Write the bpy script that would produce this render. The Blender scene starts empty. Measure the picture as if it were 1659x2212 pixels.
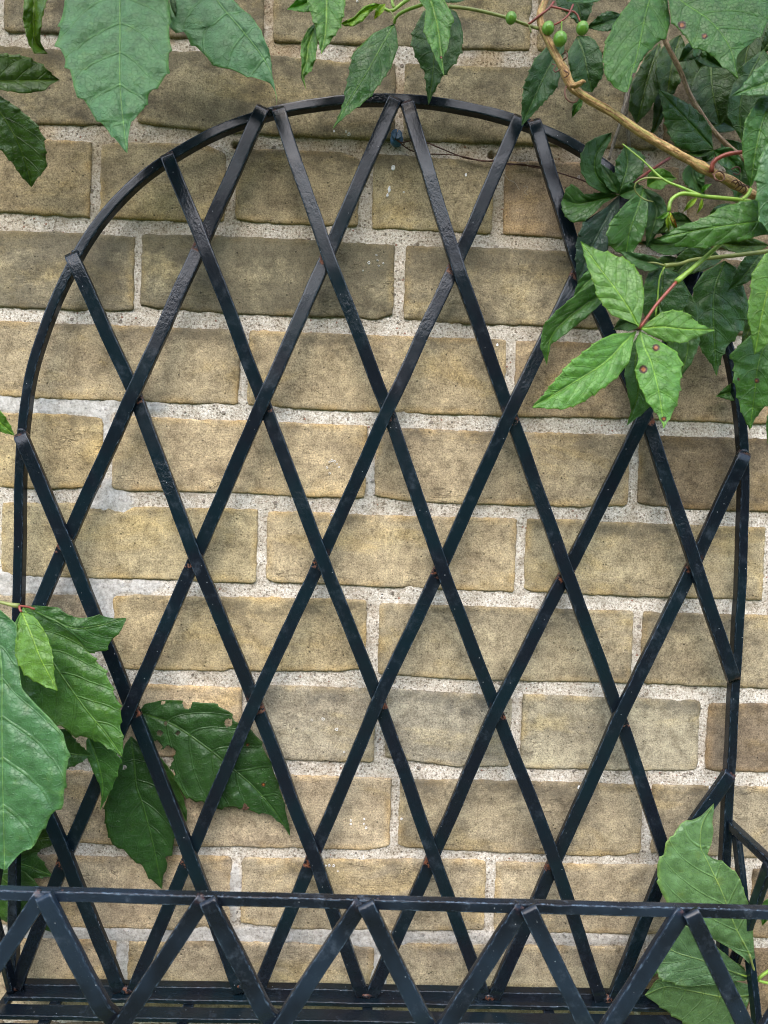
import bpy, math, random
import numpy as np
from mathutils import Vector, Matrix, noise as mn

random.seed(7)
SC = bpy.context.scene
COL = SC.collection

# ---------------------------------------------------------------- camera
F_PX, CX, CY = 1534.0, 829.5, 1106.0          # focal length and centre for a 1659 x 2212 picture
YAW, PIT, ROL = 0.02391603, 0.03069454, 0.03296932
CAM_D, CAM_Z = 0.598, 1.35                    # metres from the wall face, metres above the ground
fw = Vector((math.sin(YAW)*math.cos(PIT), math.cos(YAW)*math.cos(PIT), -math.sin(PIT)))
_r = fw.cross(Vector((0, 0, 1))).normalized(); _u = _r.cross(fw)
RT = _r*math.cos(ROL) + _u*math.sin(ROL)
UP = -_r*math.sin(ROL) + _u*math.cos(ROL)
CAM = Vector((0, -CAM_D, CAM_Z))
cam_data = bpy.data.cameras.new('camera')
cam_data.sensor_fit = 'HORIZONTAL'; cam_data.sensor_width = 36.0
cam_data.lens = 36.0*F_PX/1659.0
cam_data.clip_start = 0.01; cam_data.clip_end = 500
cam_data.dof.use_dof = True; cam_data.dof.focus_distance = 0.583; cam_data.dof.aperture_fstop = 10.0
cam = bpy.data.objects.new('camera', cam_data); COL.objects.link(cam)
cam.matrix_world = Matrix(((RT.x, UP.x, -fw.x, CAM.x), (RT.y, UP.y, -fw.y, CAM.y), (RT.z, UP.z, -fw.z, CAM.z), (0, 0, 0, 1)))
SC.camera = cam
SC.cycles.filter_width = 1.0

# ---------------------------------------------------------------- light
SUN_EL, SUN_AZ = math.radians(46), math.radians(-10)   # azimuth measured from straight in front of the wall
world = bpy.data.worlds.new('World'); SC.world = world; world.use_nodes = True
wn = world.node_tree.nodes; wl = world.node_tree.links
for n in list(wn): wn.remove(n)
sky = wn.new('ShaderNodeTexSky'); sky.sky_type = 'NISHITA'; sky.sun_disc = False
sky.sun_elevation = SUN_EL; sky.sun_rotation = math.pi - SUN_AZ
sky.air_density = 1.0; sky.dust_density = 1.2; sky.ozone_density = 1.0
bg = wn.new('ShaderNodeBackground'); bg.inputs[1].default_value = 0.15
wo = wn.new('ShaderNodeOutputWorld'); wl.new(sky.outputs[0], bg.inputs[0]); wl.new(bg.outputs[0], wo.inputs[0])
sd = bpy.data.lights.new('sun', 'SUN'); sd.energy = 1.05; sd.angle = math.radians(85); sd.color = (1, .91, .78)
sun = bpy.data.objects.new('sun', sd); COL.objects.link(sun)
sdir = Vector((math.sin(SUN_AZ)*math.cos(SUN_EL), -math.cos(SUN_AZ)*math.cos(SUN_EL), math.sin(SUN_EL)))
sun.rotation_euler = sdir.to_track_quat('Z', 'Y').to_euler()
sun.location = (0, -2, 4)
SC.view_settings.view_transform = 'Standard'; SC.view_settings.look = 'None'
SC.view_settings.exposure = 2.2; SC.view_settings.gamma = 1.0; SC.view_settings.use_curve_mapping = False

# ---------------------------------------------------------------- helpers
def at(px, py, h=0.0):
    d = RT*((px-CX)/F_PX) + UP*((CY-py)/F_PX) + fw
    return CAM + d*((CAM_D-h)/d.y)

def to_px(p):
    q = Vector(p)-CAM; z = q.dot(fw)
    return CX+F_PX*q.dot(RT)/z, CY-F_PX*q.dot(UP)/z

def tag(o, label=None, cat=None, group=None, kind=None):
    if label: o['label'] = label
    if cat: o['category'] = cat
    if group: o['group'] = group
    if kind: o['kind'] = kind
    return o

def empty(name, loc=(0, 0, 0)):
    o = bpy.data.objects.new(name, None); COL.objects.link(o); o.location = loc
    o.empty_display_size = .02
    return o

def mesh_obj(name, verts, faces, mat, parent=None, smooth=True, attrs=None, uv=None, color=None):
    me = bpy.data.meshes.new(name)
    me.from_pydata([tuple(v) for v in verts], [], faces)
    if attrs:
        for k, v in attrs.items():
            a = me.attributes.new(k, 'FLOAT', 'POINT'); a.data.foreach_set('value', np.asarray(v, dtype=np.float32))
    if uv:
        li = np.empty(len(me.loops), dtype=np.int32); me.loops.foreach_get('vertex_index', li)
        for k, v in uv.items():
            l = me.uv_layers.new(name=k); l.data.foreach_set('uv', np.asarray(v, dtype=np.float32)[li].ravel())
    if smooth: me.polygons.foreach_set('use_smooth', [True]*len(me.polygons))
    me.update(); me.materials.append(mat)
    o = bpy.data.objects.new(name, me); COL.objects.link(o)
    if parent is not None:
        o.parent = parent
        o.matrix_parent_inverse = Matrix.Translation(-Vector(parent.location))
    if color: o.color = color
    return o

def _hash(ix, iy, seed):
    n = (ix.astype(np.int64)*374761393 + iy.astype(np.int64)*668265263 + seed*1442695041) & 0xffffffff
    n = ((n ^ (n >> 13))*1274126177) & 0xffffffff
    n = n ^ (n >> 16)
    return (n & 0xffff)/65535.0

def vnoise(x, y, seed=0):
    x = np.asarray(x, float); y = np.asarray(y, float)
    ix = np.floor(x); iy = np.floor(y); fx = x-ix; fy = y-iy
    fx = fx*fx*(3-2*fx); fy = fy*fy*(3-2*fy)
    a = _hash(ix, iy, seed); b = _hash(ix+1, iy, seed); c = _hash(ix, iy+1, seed); d = _hash(ix+1, iy+1, seed)
    return (a*(1-fx)+b*fx)*(1-fy)+(c*(1-fx)+d*fx)*fy

def fbm(x, y, oct=3, seed=0):
    s = 0; a = .5; t = 0
    for k in range(oct):
        s = s + a*vnoise(x*2**k, y*2**k, seed+k*17); t += a; a *= .5
    return s/t - .5

def cat_path(pts, n):
    """smooth Catmull-Rom resample of 2-D / 3-D points to n samples, even in arc length"""
    P = np.array([tuple(p) for p in pts], float)
    if len(P) == 2:
        t = np.linspace(0, 1, n)[:, None]; return P[0]*(1-t)+P[1]*t
    Q = np.vstack([2*P[0]-P[1], P, 2*P[-1]-P[-2]])
    out = []
    for i in range(1, len(Q)-2):
        for t in np.linspace(0, 1, 14, endpoint=False):
            p0, p1, p2, p3 = Q[i-1], Q[i], Q[i+1], Q[i+2]
            out.append(.5*((2*p1)+(-p0+p2)*t+(2*p0-5*p1+4*p2-p3)*t*t+(-p0+3*p1-3*p2+p3)*t**3))
    out.append(P[-1]); out = np.array(out)
    d = np.r_[0, np.cumsum(np.linalg.norm(np.diff(out, axis=0), axis=1))]
    s = np.linspace(0, d[-1], n)
    return np.stack([np.interp(s, d, out[:, k]) for k in range(out.shape[1])], 1)

def lin_path(pts, n):
    P = np.array(pts, float)
    d = np.r_[0, np.cumsum(np.linalg.norm(np.diff(P, axis=0), axis=1))]
    s = np.linspace(0, d[-1], n)
    return np.stack([np.interp(s, d, P[:, k]) for k in range(P.shape[1])], 1)

# ---------------------------------------------------------------- materials
class NT:
    def __init__(self, name):
        self.m = bpy.data.materials.new(name); self.m.use_nodes = True
        self.t = self.m.node_tree
        for n in list(self.t.nodes): self.t.nodes.remove(n)
        self.out = self.t.nodes.new('ShaderNodeOutputMaterial')
    def n(self, typ, **kw):
        nd = self.t.nodes.new(typ)
        for k, v in kw.items():
            if k.startswith('i_'):
                key = k[2:]; key = int(key) if key.isdigit() else key.replace('_', ' ')
                if hasattr(v, 'is_output') or isinstance(v, bpy.types.NodeSocket): self.t.links.new(v, nd.inputs[key])
                else: nd.inputs[key].default_value = v
            else: setattr(nd, k, v)
        return nd
    def link(self, a, b): self.t.links.new(a, b)
    def noise(self, vec, scale, detail=3, rough=.5, dist=0):
        return self.n('ShaderNodeTexNoise', i_Vector=vec, i_Scale=scale, i_Detail=detail, i_Roughness=rough, i_Distortion=dist).outputs[0]
    def ramp(self, fac, stops, interp='LINEAR'):
        r = self.n('ShaderNodeValToRGB', i_0=fac); cr = r.color_ramp; cr.interpolation = interp
        while len(cr.elements) < len(stops): cr.elements.new(.5)
        for e, (p, c) in zip(cr.elements, stops):
            e.position = p; e.color = c if len(c) == 4 else (*c, 1)
        return r.outputs[0]
    def step(self, fac, a, b):
        return self.n('ShaderNodeMapRange', interpolation_type='SMOOTHSTEP', i_0=fac, i_1=a, i_2=b, i_3=0.0, i_4=1.0).outputs[0]
    def mix(self, fac, a, b, mode='MIX'):
        x = self.n('ShaderNodeMix', data_type='RGBA', blend_type=mode)
        for s, v in ((0, fac), (6, a), (7, b)):
            if isinstance(v, bpy.types.NodeSocket): self.link(v, x.inputs[s])
            else: x.inputs[s].default_value = v if s == 0 or len(v) == 4 else (*v, 1)
        return x.outputs[2]
    def math(self, op, a, b=0.0, c=0.0, clamp=False):
        x = self.n('ShaderNodeMath', operation=op); x.use_clamp = clamp
        for s, v in ((0, a), (1, b), (2, c)):
            if isinstance(v, bpy.types.NodeSocket): self.link(v, x.inputs[s])
            else: x.inputs[s].default_value = v
        return x.outputs[0]
    def attr(self, name):
        return self.n('ShaderNodeAttribute', attribute_name=name).outputs[2]
    def bump(self, h, strength=.5, dist=.001, nrm=None):
        b = self.n('ShaderNodeBump', i_Strength=strength, i_Distance=dist, i_Height=h)
        if nrm is not None: self.link(nrm, b.inputs['Normal'])
        return b.outputs[0]
    def principled(self, col, rough=.5, nrm=None, spec=.5, **kw):
        p = self.n('ShaderNodeBsdfPrincipled')
        for k, v in (('Base Color', col), ('Roughness', rough), ('Specular IOR Level', spec)):
            if isinstance(v, bpy.types.NodeSocket): self.link(v, p.inputs[k])
            else: p.inputs[k].default_value = (*v, 1) if k == 'Base Color' and len(v) == 3 else v
        if nrm is not None: self.link(nrm, p.inputs['Normal'])
        for k, v in kw.items(): p.inputs[k.replace('_', ' ')].default_value = v
        return p
    def done(self, sh):
        self.link(sh, self.out.inputs[0]); return self.m

def brick_material():
    N = NT('buff_brick')
    pos = N.n('ShaderNodeNewGeometry').outputs['Position']
    oi = N.n('ShaderNodeObjectInfo'); rnd = oi.outputs['Random']; tint = oi.outputs['Color']; soot = oi.outputs['Alpha']
    off = N.n('ShaderNodeCombineXYZ', i_0=N.math('MULTIPLY', rnd, 7.0), i_1=0.0, i_2=N.math('MULTIPLY', rnd, 3.0)).outputs[0]
    v = N.n('ShaderNodeVectorMath', operation='ADD', i_0=pos, i_1=off).outputs[0]
    stretched = N.n('ShaderNodeMapping', i_Vector=v, i_Scale=(.55, 1, 1.3)).outputs[0]
    big = N.noise(stretched, 26, 4, .6)
    mid = N.noise(v, 75, 4, .62)
    grain = N.noise(v, 740, 3, .8)
    grain2 = N.noise(v, 260, 3, .7)
    col = N.ramp(big, [(.30, (.228, .192, .146)), (.45, (.310, .266, .199)), (.58, (.374, .323, .242)), (.72, (.424, .370, .266))])
    # yellow ochre patches
    och = N.step(N.noise(stretched, 17, 5, .62, .5), .52, .66)
    col = N.mix(N.math('MULTIPLY', och, .44), col, (.43, .335, .17))
    # mottling
    col = N.mix(.62, col, N.ramp(mid, [(.33, (.42, .40, .37)), (.5, (.95, .95, .95)), (.67, (1.35, 1.33, 1.3))]), 'MULTIPLY')
    # rims of kiln colour, yellow to orange
    rim = N.attr('rim')
    rr = N.math('MULTIPLY', N.step(rim, .0075, .0004), N.step(N.noise(v, 40, 3), .40, .60))
    col = N.mix(N.math('MULTIPLY', rr, .42), col, (.43, .305, .14))
    # grain speckle
    col = N.mix(.9, col, N.ramp(grain, [(.34, (.42, .40, .39)), (.45, (.87, .865, .86)), (.54, (1.06, 1.06, 1.05)), (.66, (1.5, 1.48, 1.44))]), 'MULTIPLY')
    col = N.mix(.5, col, N.ramp(grain2, [(.32, (.5, .48, .46)), (.48, (1, 1, 1)), (.7, (1.25, 1.24, 1.22))]), 'MULTIPLY')
    # soot and weather staining, more along the top edge
    top = N.attr('top')
    sm = N.noise(N.n('ShaderNodeMapping', i_Vector=v, i_Scale=(.7, 1, 1)).outputs[0], 30, 7, .78)
    sm = N.math('ADD', sm, N.math('MULTIPLY', N.step(top, .62, 1.0), .12))
    thr = N.math('SUBTRACT', .72, N.math('MULTIPLY', soot, .30))
    sf = N.n('ShaderNodeMapRange', interpolation_type='SMOOTHSTEP', i_0=sm, i_1=N.math('SUBTRACT', thr, .10), i_2=N.math('ADD', thr, .07), i_3=0.0, i_4=1.0).outputs[0]
    col = N.mix(N.math('MULTIPLY', sf, .58), col, (.082, .073, .062))
    # hairline cracks and drag marks
    cn = N.noise(N.n('ShaderNodeMapping', i_Vector=v, i_Scale=(.5, 1, 1.5)).outputs[0], 42, 4, .55, .8)
    crk = N.math('MULTIPLY', N.step(N.math('ABSOLUTE', N.math('SUBTRACT', cn, .5)), .010, .002), N.step(N.noise(v, 16, 2), .53, .62))
    col = N.mix(N.math('MULTIPLY', crk, .55), col, (.07, .055, .04))
    # black pits
    vo = N.n('ShaderNodeTexVoronoi', i_Vector=v, i_Scale=170.0, i_Randomness=1.0)
    pit = N.math('MULTIPLY', N.step(vo.outputs['Distance'], .17, .08), N.step(N.noise(v, 90, 2), .50, .58))
    col = N.mix(N.math('MULTIPLY', pit, .75), col, (.04, .034, .028))
    tintn = N.n('ShaderNodeMix', data_type='RGBA', blend_type='MULTIPLY'); tintn.inputs[0].default_value = 1
    N.link(col, tintn.inputs[6]); N.link(tint, tintn.inputs[7]); col = tintn.outputs[2]
    # relief: grain, drag creases, pits
    crease = N.noise(N.n('ShaderNodeMapping', i_Vector=v, i_Scale=(.35, 1, 1.6)).outputs[0], 210, 4, .6, 1.2)
    h = N.math('ADD', N.math('MULTIPLY', grain, .55), N.math('MULTIPLY', crease, .7))
    h = N.math('ADD', h, N.math('MULTIPLY', grain2, .6))
    h = N.math('SUBTRACT', h, N.math('MULTIPLY', pit, 1.2))
    h = N.math('SUBTRACT', h, N.math('MULTIPLY', crk, .8))
    nb = N.bump(h, .55, .0010)
    return N.done(N.principled(col, .93, nb, .25).outputs[0])

def mortar_material():
    N = NT('lime_mortar')
    v = N.n('ShaderNodeNewGeometry').outputs['Position']
    g = N.noise(v, 520, 3, .85)
    m = N.noise(v, 60, 4, .6)
    col = N.ramp(g, [(.36, (.24, .20, .15)), (.45, (.52, .465, .38)), (.54, (.66, .61, .52)), (.66, (.80, .765, .69))])
    col = N.mix(.8, col, N.ramp(m, [(.32, (.66, .60, .52)), (.5, (.98, .96, .93)), (.66, (1.14, 1.14, 1.14))]), 'MULTIPLY')
    # coloured grit
    vo = N.n('ShaderNodeTexVoronoi', i_Vector=v, i_Scale=330.0, i_Randomness=1.0)
    gr = N.math('MULTIPLY', N.step(vo.outputs['Distance'], .34, .22), N.step(N.n('ShaderNodeSeparateColor', i_0=vo.outputs['Color']).outputs[0], .62, .66))
    gc = N.ramp(N.n('ShaderNodeSeparateColor', i_0=vo.outputs['Color']).outputs[1], [(0, (.10, .085, .07)), (.45, (.20, .165, .12)), (.8, (.30, .25, .19)), (.93, (.30, .12, .07))], 'CONSTANT')
    col = N.mix(N.math('MULTIPLY', gr, .8), col, gc)
    v2 = N.n('ShaderNodeTexVoronoi', i_Vector=v, i_Scale=95.0, i_Randomness=1.0)
    g2 = N.math('MULTIPLY', N.step(v2.outputs['Distance'], .20, .13), N.step(N.n('ShaderNodeSeparateColor', i_0=v2.outputs['Color']).outputs[2], .72, .75))
    col = N.mix(N.math('MULTIPLY', g2, .75), col, (.20, .165, .13))
    # smoother grey repointing
    rp = N.attr('repoint')
    grey = N.ramp(N.noise(v, 300, 4, .6), [(.35, (.29, .28, .26)), (.48, (.43, .42, .39)), (.65, (.58, .57, .54))])
    col = N.mix(N.math('MULTIPLY', rp, .72), col, grey)
    # patchy, browner towards the top of the wall
    brown_top = N.attr('brown_top')
    col = N.mix(N.math('MULTIPLY', brown_top, N.step(N.noise(v, 30, 3), .30, .65)), col, N.mix(.85, col, (.58, .46, .29), 'MULTIPLY'))
    h = N.math('ADD', N.math('MULTIPLY', g, 1.2), N.math('MULTIPLY', gr, .5))
    h = N.math('ADD', h, N.math('MULTIPLY', g2, .8))
    k = N.math('SUBTRACT', 1.0, N.math('MULTIPLY', rp, .65))
    nb = N.bump(N.math('MULTIPLY', h, k), .85, .0013)
    return N.done(N.principled(col, .95, nb, .2).outputs[0])

def iron_material(name='black_iron', base=(.0045, .0110, .0150), lift=1.0):
    N = NT(name)
    v = N.n('ShaderNodeNewGeometry').outputs['Position']
    uvn = N.n('ShaderNodeUVMap', uv_map='uv').outputs[0]
    rough_n = N.noise(v, 120, 3, .6)
    col = N.mix(N.step(N.noise(v, 22, 3), .35, .65), base, (.006, .008, .012))
    # chalky blue-grey streaked wear, plus a highlight painted along the edges
    e = N.attr('edge')
    st = N.noise(N.n('ShaderNodeMapping', i_Vector=uvn, i_Scale=(1, .16, 1)).outputs[0], 1.2, 4, .65)
    ew = N.math('MULTIPLY', N.step(e, .25, 1.0), N.step(st, .48, .68))
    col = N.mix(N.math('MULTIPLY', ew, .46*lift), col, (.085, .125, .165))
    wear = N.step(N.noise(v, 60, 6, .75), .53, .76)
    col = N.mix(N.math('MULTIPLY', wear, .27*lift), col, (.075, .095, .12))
    # dust specks
    vo = N.n('ShaderNodeTexVoronoi', i_Vector=v, i_Scale=230.0, i_Randomness=1.0)
    sp = N.math('MULTIPLY', N.step(vo.outputs['Distance'], .10, .05), N.step(N.n('ShaderNodeSeparateColor', i_0=vo.outputs['Color']).outputs[0], .80, .82))
    col = N.mix(N.math('MULTIPLY', sp, .7), col, (.45, .47, .48))
    # fine scratches
    sc = N.noise(N.n('ShaderNodeMapping', i_Vector=uvn, i_Rotation=(0, 0, .5), i_Scale=(2.6, .10, 1)).outputs[0], 2.6, 2, .5, .6)
    scm = N.math('MULTIPLY', N.step(sc, .705, .74), N.step(N.noise(v, 38, 2), .56, .66))
    col = N.mix(N.math('MULTIPLY', scm, .5), col, (.30, .33, .35))
    # rust at welds and kinks
    r = N.attr('rust')
    rm = N.math('MULTIPLY', N.step(r, .30, .9), N.step(N.math('ADD', N.noise(v, 260, 4, .7), N.math('MULTIPLY', r, .08)), .52, .64))
    rc = N.ramp(N.noise(v, 400, 3), [(.35, (.07, .026, .014)), (.55, (.24, .075, .028)), (.7, (.24, .15, .10))])
    col = N.mix(N.math('MULTIPLY', rm, .85), col, rc)
    hw = N.noise(N.n('ShaderNodeMapping', i_Vector=uvn, i_Scale=(1, .55, 1)).outputs[0], .55, 3, .6, .5)
    patch = N.step(N.noise(v, 16, 2), .50, .62)
    h = N.math('ADD', N.math('MULTIPLY', hw, N.math('MULTIPLY_ADD', patch, 1.1, .22)), N.math('MULTIPLY', N.noise(v, 900, 2), .10))
    h = N.math('ADD', h, N.math('MULTIPLY', rm, .3))
    nb = N.bump(h, .32, .0012)
    ro = N.math('ADD', N.math('MULTIPLY', rough_n, .22), N.math('MULTIPLY', rm, .4))
    ro = N.math('ADD', ro, .10)
    return N.done(N.principled(col, ro, nb, .30).outputs[0])

def leaf_material():
    N_W = .055
    N = NT('creeper_leaf')
    oc = N.n('ShaderNodeObjectInfo').outputs['Color']
    kind = N.n('ShaderNodeObjectInfo').outputs['Alpha']      # 1 = upper side, 0 = pale underside
    pos = N.n('ShaderNodeNewGeometry').outputs['Position']
    cm = N.n('ShaderNodeUVMap', uv_map='cm').outputs[0]
    ph = N.math('FRACT', N.attr('phase')); dv = N.math('MINIMUM', ph, N.math('SUBTRACT', 1.0, ph)); aa = N.attr('rimleaf')
    vein = N.math('MULTIPLY', N.step(dv, N_W, .008), N.math('SUBTRACT', 1.0, N.math('MULTIPLY', aa, .55)))
    mid = N.step(N.attr('dmid'), 3.4, .8); spot = N.attr('spot'); rim = N.attr('rimleaf')
    col = oc
    mot = N.noise(cm, 1.3, 4, .6)
    col = N.mix(.85, col, N.ramp(mot, [(.32, (.66, .70, .62)), (.5, (1, 1, 1)), (.68, (1.28, 1.24, 1.35))]), 'MULTIPLY')
    yel = N.step(N.noise(cm, .8, 3, .6), .56, .74)
    col = N.mix(N.math('MULTIPLY', yel, .30), col, N.mix(1, col, (1.9, 1.25, .55), 'MULTIPLY'))
    col = N.mix(N.math('MULTIPLY', N.step(rim, .90, 1.0), .45), col, N.mix(1, col, (1.8, 1.5, .6), 'MULTIPLY'))
    ret = N.n('ShaderNodeTexVoronoi', feature='DISTANCE_TO_EDGE', i_Vector=N.n('ShaderNodeVectorMath', operation='ADD', i_0=cm, i_1=N.n('ShaderNodeVectorMath', operation='SCALE', i_0=N.n('ShaderNodeTexNoise', i_Vector=cm, i_Scale=2.0).outputs[1], i_Scale=.25).outputs[0]).outputs[0], i_Scale=3.6)
    rl = N.step(ret.outputs['Distance'], .075, .015)
    under = N.math('SUBTRACT', 1.0, kind)
    vc = N.mix(under, N.mix(1, col, (1.8, 1.5, 1.35), 'MULTIPLY'), N.mix(1, col, (1.35, 1.28, 1.05), 'MULTIPLY'))
    vs = N.math('MULTIPLY', vein, N.math('MULTIPLY_ADD', under, .42, .34))
    col = N.mix(vs, col, vc)
    col = N.mix(N.math('MULTIPLY', mid, .8), col, N.mix(1, col, (2.3, 1.8, 1.5), 'MULTIPLY'))
    col = N.mix(N.math('MULTIPLY', rl, N.math('MULTIPLY_ADD', under, .30, .16)), col, N.mix(1, col, (.55, .62, .6), 'MULTIPLY'))
    # disease spots
    col = N.mix(N.step(spot, .38, .58), col, (.055, .022, .010))
    col = N.mix(N.step(spot, .66, .82), col, (.36, .125, .028))
    h = N.math('ADD', N.math('MULTIPLY', N.noise(cm, 5, 4, .6), .45), N.math('MULTIPLY', rl, -.45))
    h = N.math('ADD', h, N.math('MULTIPLY', N.math('MAXIMUM', vein, mid), N.math('MULTIPLY_ADD', under, 2.2, -1.0)))
    h = N.math('ADD', h, N.math('MULTIPLY', mot, .8))
    nb = N.bump(h, .60, .0013)
    ro = N.math('MULTIPLY_ADD', N.noise(cm, 2, 3), .24, .17)
    ro = N.math('MULTIPLY_ADD', N.n('ShaderNodeObjectInfo').outputs['Random'], .18, ro)
    p = N.principled(col, ro, nb, .55)
    tr = N.n('ShaderNodeBsdfTranslucent'); N.link(N.mix(1, col, (1.5, 1.55, .55), 'MULTIPLY'), tr.inputs[0]); N.link(nb, tr.inputs[1])
    ms = N.n('ShaderNodeMixShader', i_0=.34); N.link(p.outputs[0], ms.inputs[1]); N.link(tr.outputs[0], ms.inputs[2])
    return N.done(ms.outputs[0])

def bark_material(name, c0, c1, c2, green=None):
    N = NT(name)
    uvn = N.n('ShaderNodeUVMap', uv_map='uv').outputs[0]
    pos = N.n('ShaderNodeNewGeometry').outputs['Position']
    s = N.noise(N.n('ShaderNodeMapping', i_Vector=uvn, i_Scale=(1, .13, 1)).outputs[0], .9, 4, .65, .3)
    s2 = N.noise(N.n('ShaderNodeMapping', i_Vector=uvn, i_Scale=(1, .05, 1)).outputs[0], .42, 3, .6, .2)
    col = N.ramp(s, [(.33, c0), (.5, c1), (.68, c2)])
    if green: col = N.mix(N.math('MULTIPLY', N.step(s2, .50, .60), .8), col, green)
    col = N.mix(.7, col, N.ramp(N.noise(pos, 500, 3), [(.35, (.6, .58, .55)), (.6, (1.15, 1.15, 1.15))]), 'MULTIPLY')
    nb = N.bump(N.math('ADD', s, N.math('MULTIPLY', N.noise(pos, 350, 3), .5)), .8, .0011)
    return N.done(N.principled(col, .62, nb, .35).outputs[0])

def simple_material(name, col, rough=.5, spec=.5, var=.3, scale=300, sss=0, bumpd=.0004):
    N = NT(name)
    pos = N.n('ShaderNodeNewGeometry').outputs['Position']
    n = N.noise(pos, scale, 3, .6)
    c = N.mix(1, col, N.ramp(n, [(.3, (1-var,)*3), (.7, (1+var,)*3)]), 'MULTIPLY')
    p = N.principled(c, rough, N.bump(n, .4, bumpd), spec)
    if sss: p.inputs['Subsurface Weight'].default_value = sss; p.inputs['Subsurface Radius'].default_value = (.002, .004, .001)
    return N.done(p.outputs[0])

M_BRICK = brick_material(); M_MORTAR = mortar_material(); M_IRON = iron_material()
M_IRON_FRONT = iron_material('worn_lit_iron', (.012, .020, .031), 1.5)  # paler paint holds the bluish reflection on the basket front, plus chalky blotches
M_RAIL = iron_material('lit_rail_iron', (.014, .022, .034), 2.4)  # palest copy, edge highlight and front-face reflection put into the colour
M_LEAF = leaf_material()
M_STEM = bark_material('woody_vine_bark', (.16, .065, .022), (.46, .27, .105), (.70, .50, .24), (.36, .33, .09))
M_TWIG = bark_material('brown_twig_bark', (.20, .12, .07), (.42, .28, .17), (.60, .45, .31))
M_OLD = bark_material('grey_twig_bark', (.12, .10, .075), (.24, .21, .16), (.34, .30, .24))
M_GREEN = simple_material('green_stalk', (.22, .36, .045), .4, .5, .2, 200, .1)
M_OLIVE = simple_material('olive_stalk', (.20, .23, .06), .45, .5, .25, 200)
M_RED = simple_material('red_stalk', (.24, .055, .035), .4, .5, .3, 260)
M_TENDRIL = simple_material('brown_tendril', (.13, .06, .035), .6, .4, .35, 400)
M_BERRY = simple_material('unripe_berry', (.14, .30, .035), .32, .5, .18, 260, .25)
M_WIRE = simple_material('rusty_wire', (.085, .038, .026), .7, .4, .5, 900)
M_SCREW = simple_material('blue_coated_screw', (.035, .12, .22), .38, .5, .35, 700)
M_FLECK = simple_material('lime_fleck', (.72, .71, .68), .9, .2, .15, 900)
M_WEB = simple_material('dry_root_thread', (.42, .36, .28), .8, .3, .3, 900)
M_DEAD = simple_material('dead_leaf_crumb', (.07, .035, .02), .8, .3, .5, 700)

# ---------------------------------------------------------------- ground
def ground():
    N = NT('lawn_ground')
    pos = N.n('ShaderNodeNewGeometry').outputs['Position']
    col = N.ramp(N.noise(pos, 3, 6, .65), [(.3, (.05, .075, .022)), (.55, (.085, .11, .04)), (.75, (.12, .12, .06))])
    m = N.done(N.principled(col, .95, N.bump(N.noise(pos, 60, 4), .6, .02), .2).outputs[0])
    S = 120
    tag(mesh_obj('ground', [(-S, -S, 0), (S, -S, 0), (S, S, 0), (-S, S, 0)], [(0, 1, 2, 3)], m, smooth=False), kind='structure')
ground()

def light_blocker():  # unseen leafy bank, added to darken reflections
    """leafy hedge added behind the camera to darken iron reflections and cut frontal light"""
    N = NT('blocker_leaves')
    pos = N.n('ShaderNodeNewGeometry').outputs['Position']
    col = N.ramp(N.noise(pos, 9, 6, .75), [(.35, (.012, .03, .008)), (.55, (.035, .075, .02)), (.7, (.07, .12, .035))])
    m = N.done(N.principled(col, .9, N.bump(N.noise(pos, 25, 4), .8, .05), .2).outputs[0])
    V = []; Fc = []; nx, nz = 160, 24
    prof = [(-7.0, z) for z in np.linspace(0, 4.2, nz-6)]+[(-7.0-k*.25, 4.25) for k in range(1, 6)]+[(-8.3, 0)]
    for i in range(nx+1):
        x = -12+24*i/nx
        for (y, z) in prof:
            n = mn.noise(Vector((x*1.4, y+z*1.4, 2)))*.25+mn.noise(Vector((x*6, z*6, 5+y)))*.09
            V.append((x+.05*n, y+n*.8, z+(n*.7 if z > 2 else 0)))
    k = len(prof)
    for i in range(nx):
        for j in range(k-1): Fc.append((i*k+j, (i+1)*k+j, (i+1)*k+j+1, i*k+j+1))
    tag(mesh_obj('light_blocker', V, Fc, m), 'tall dark green hedge added out of view to darken reflections in the iron', 'light_blocker')
light_blocker()

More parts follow.
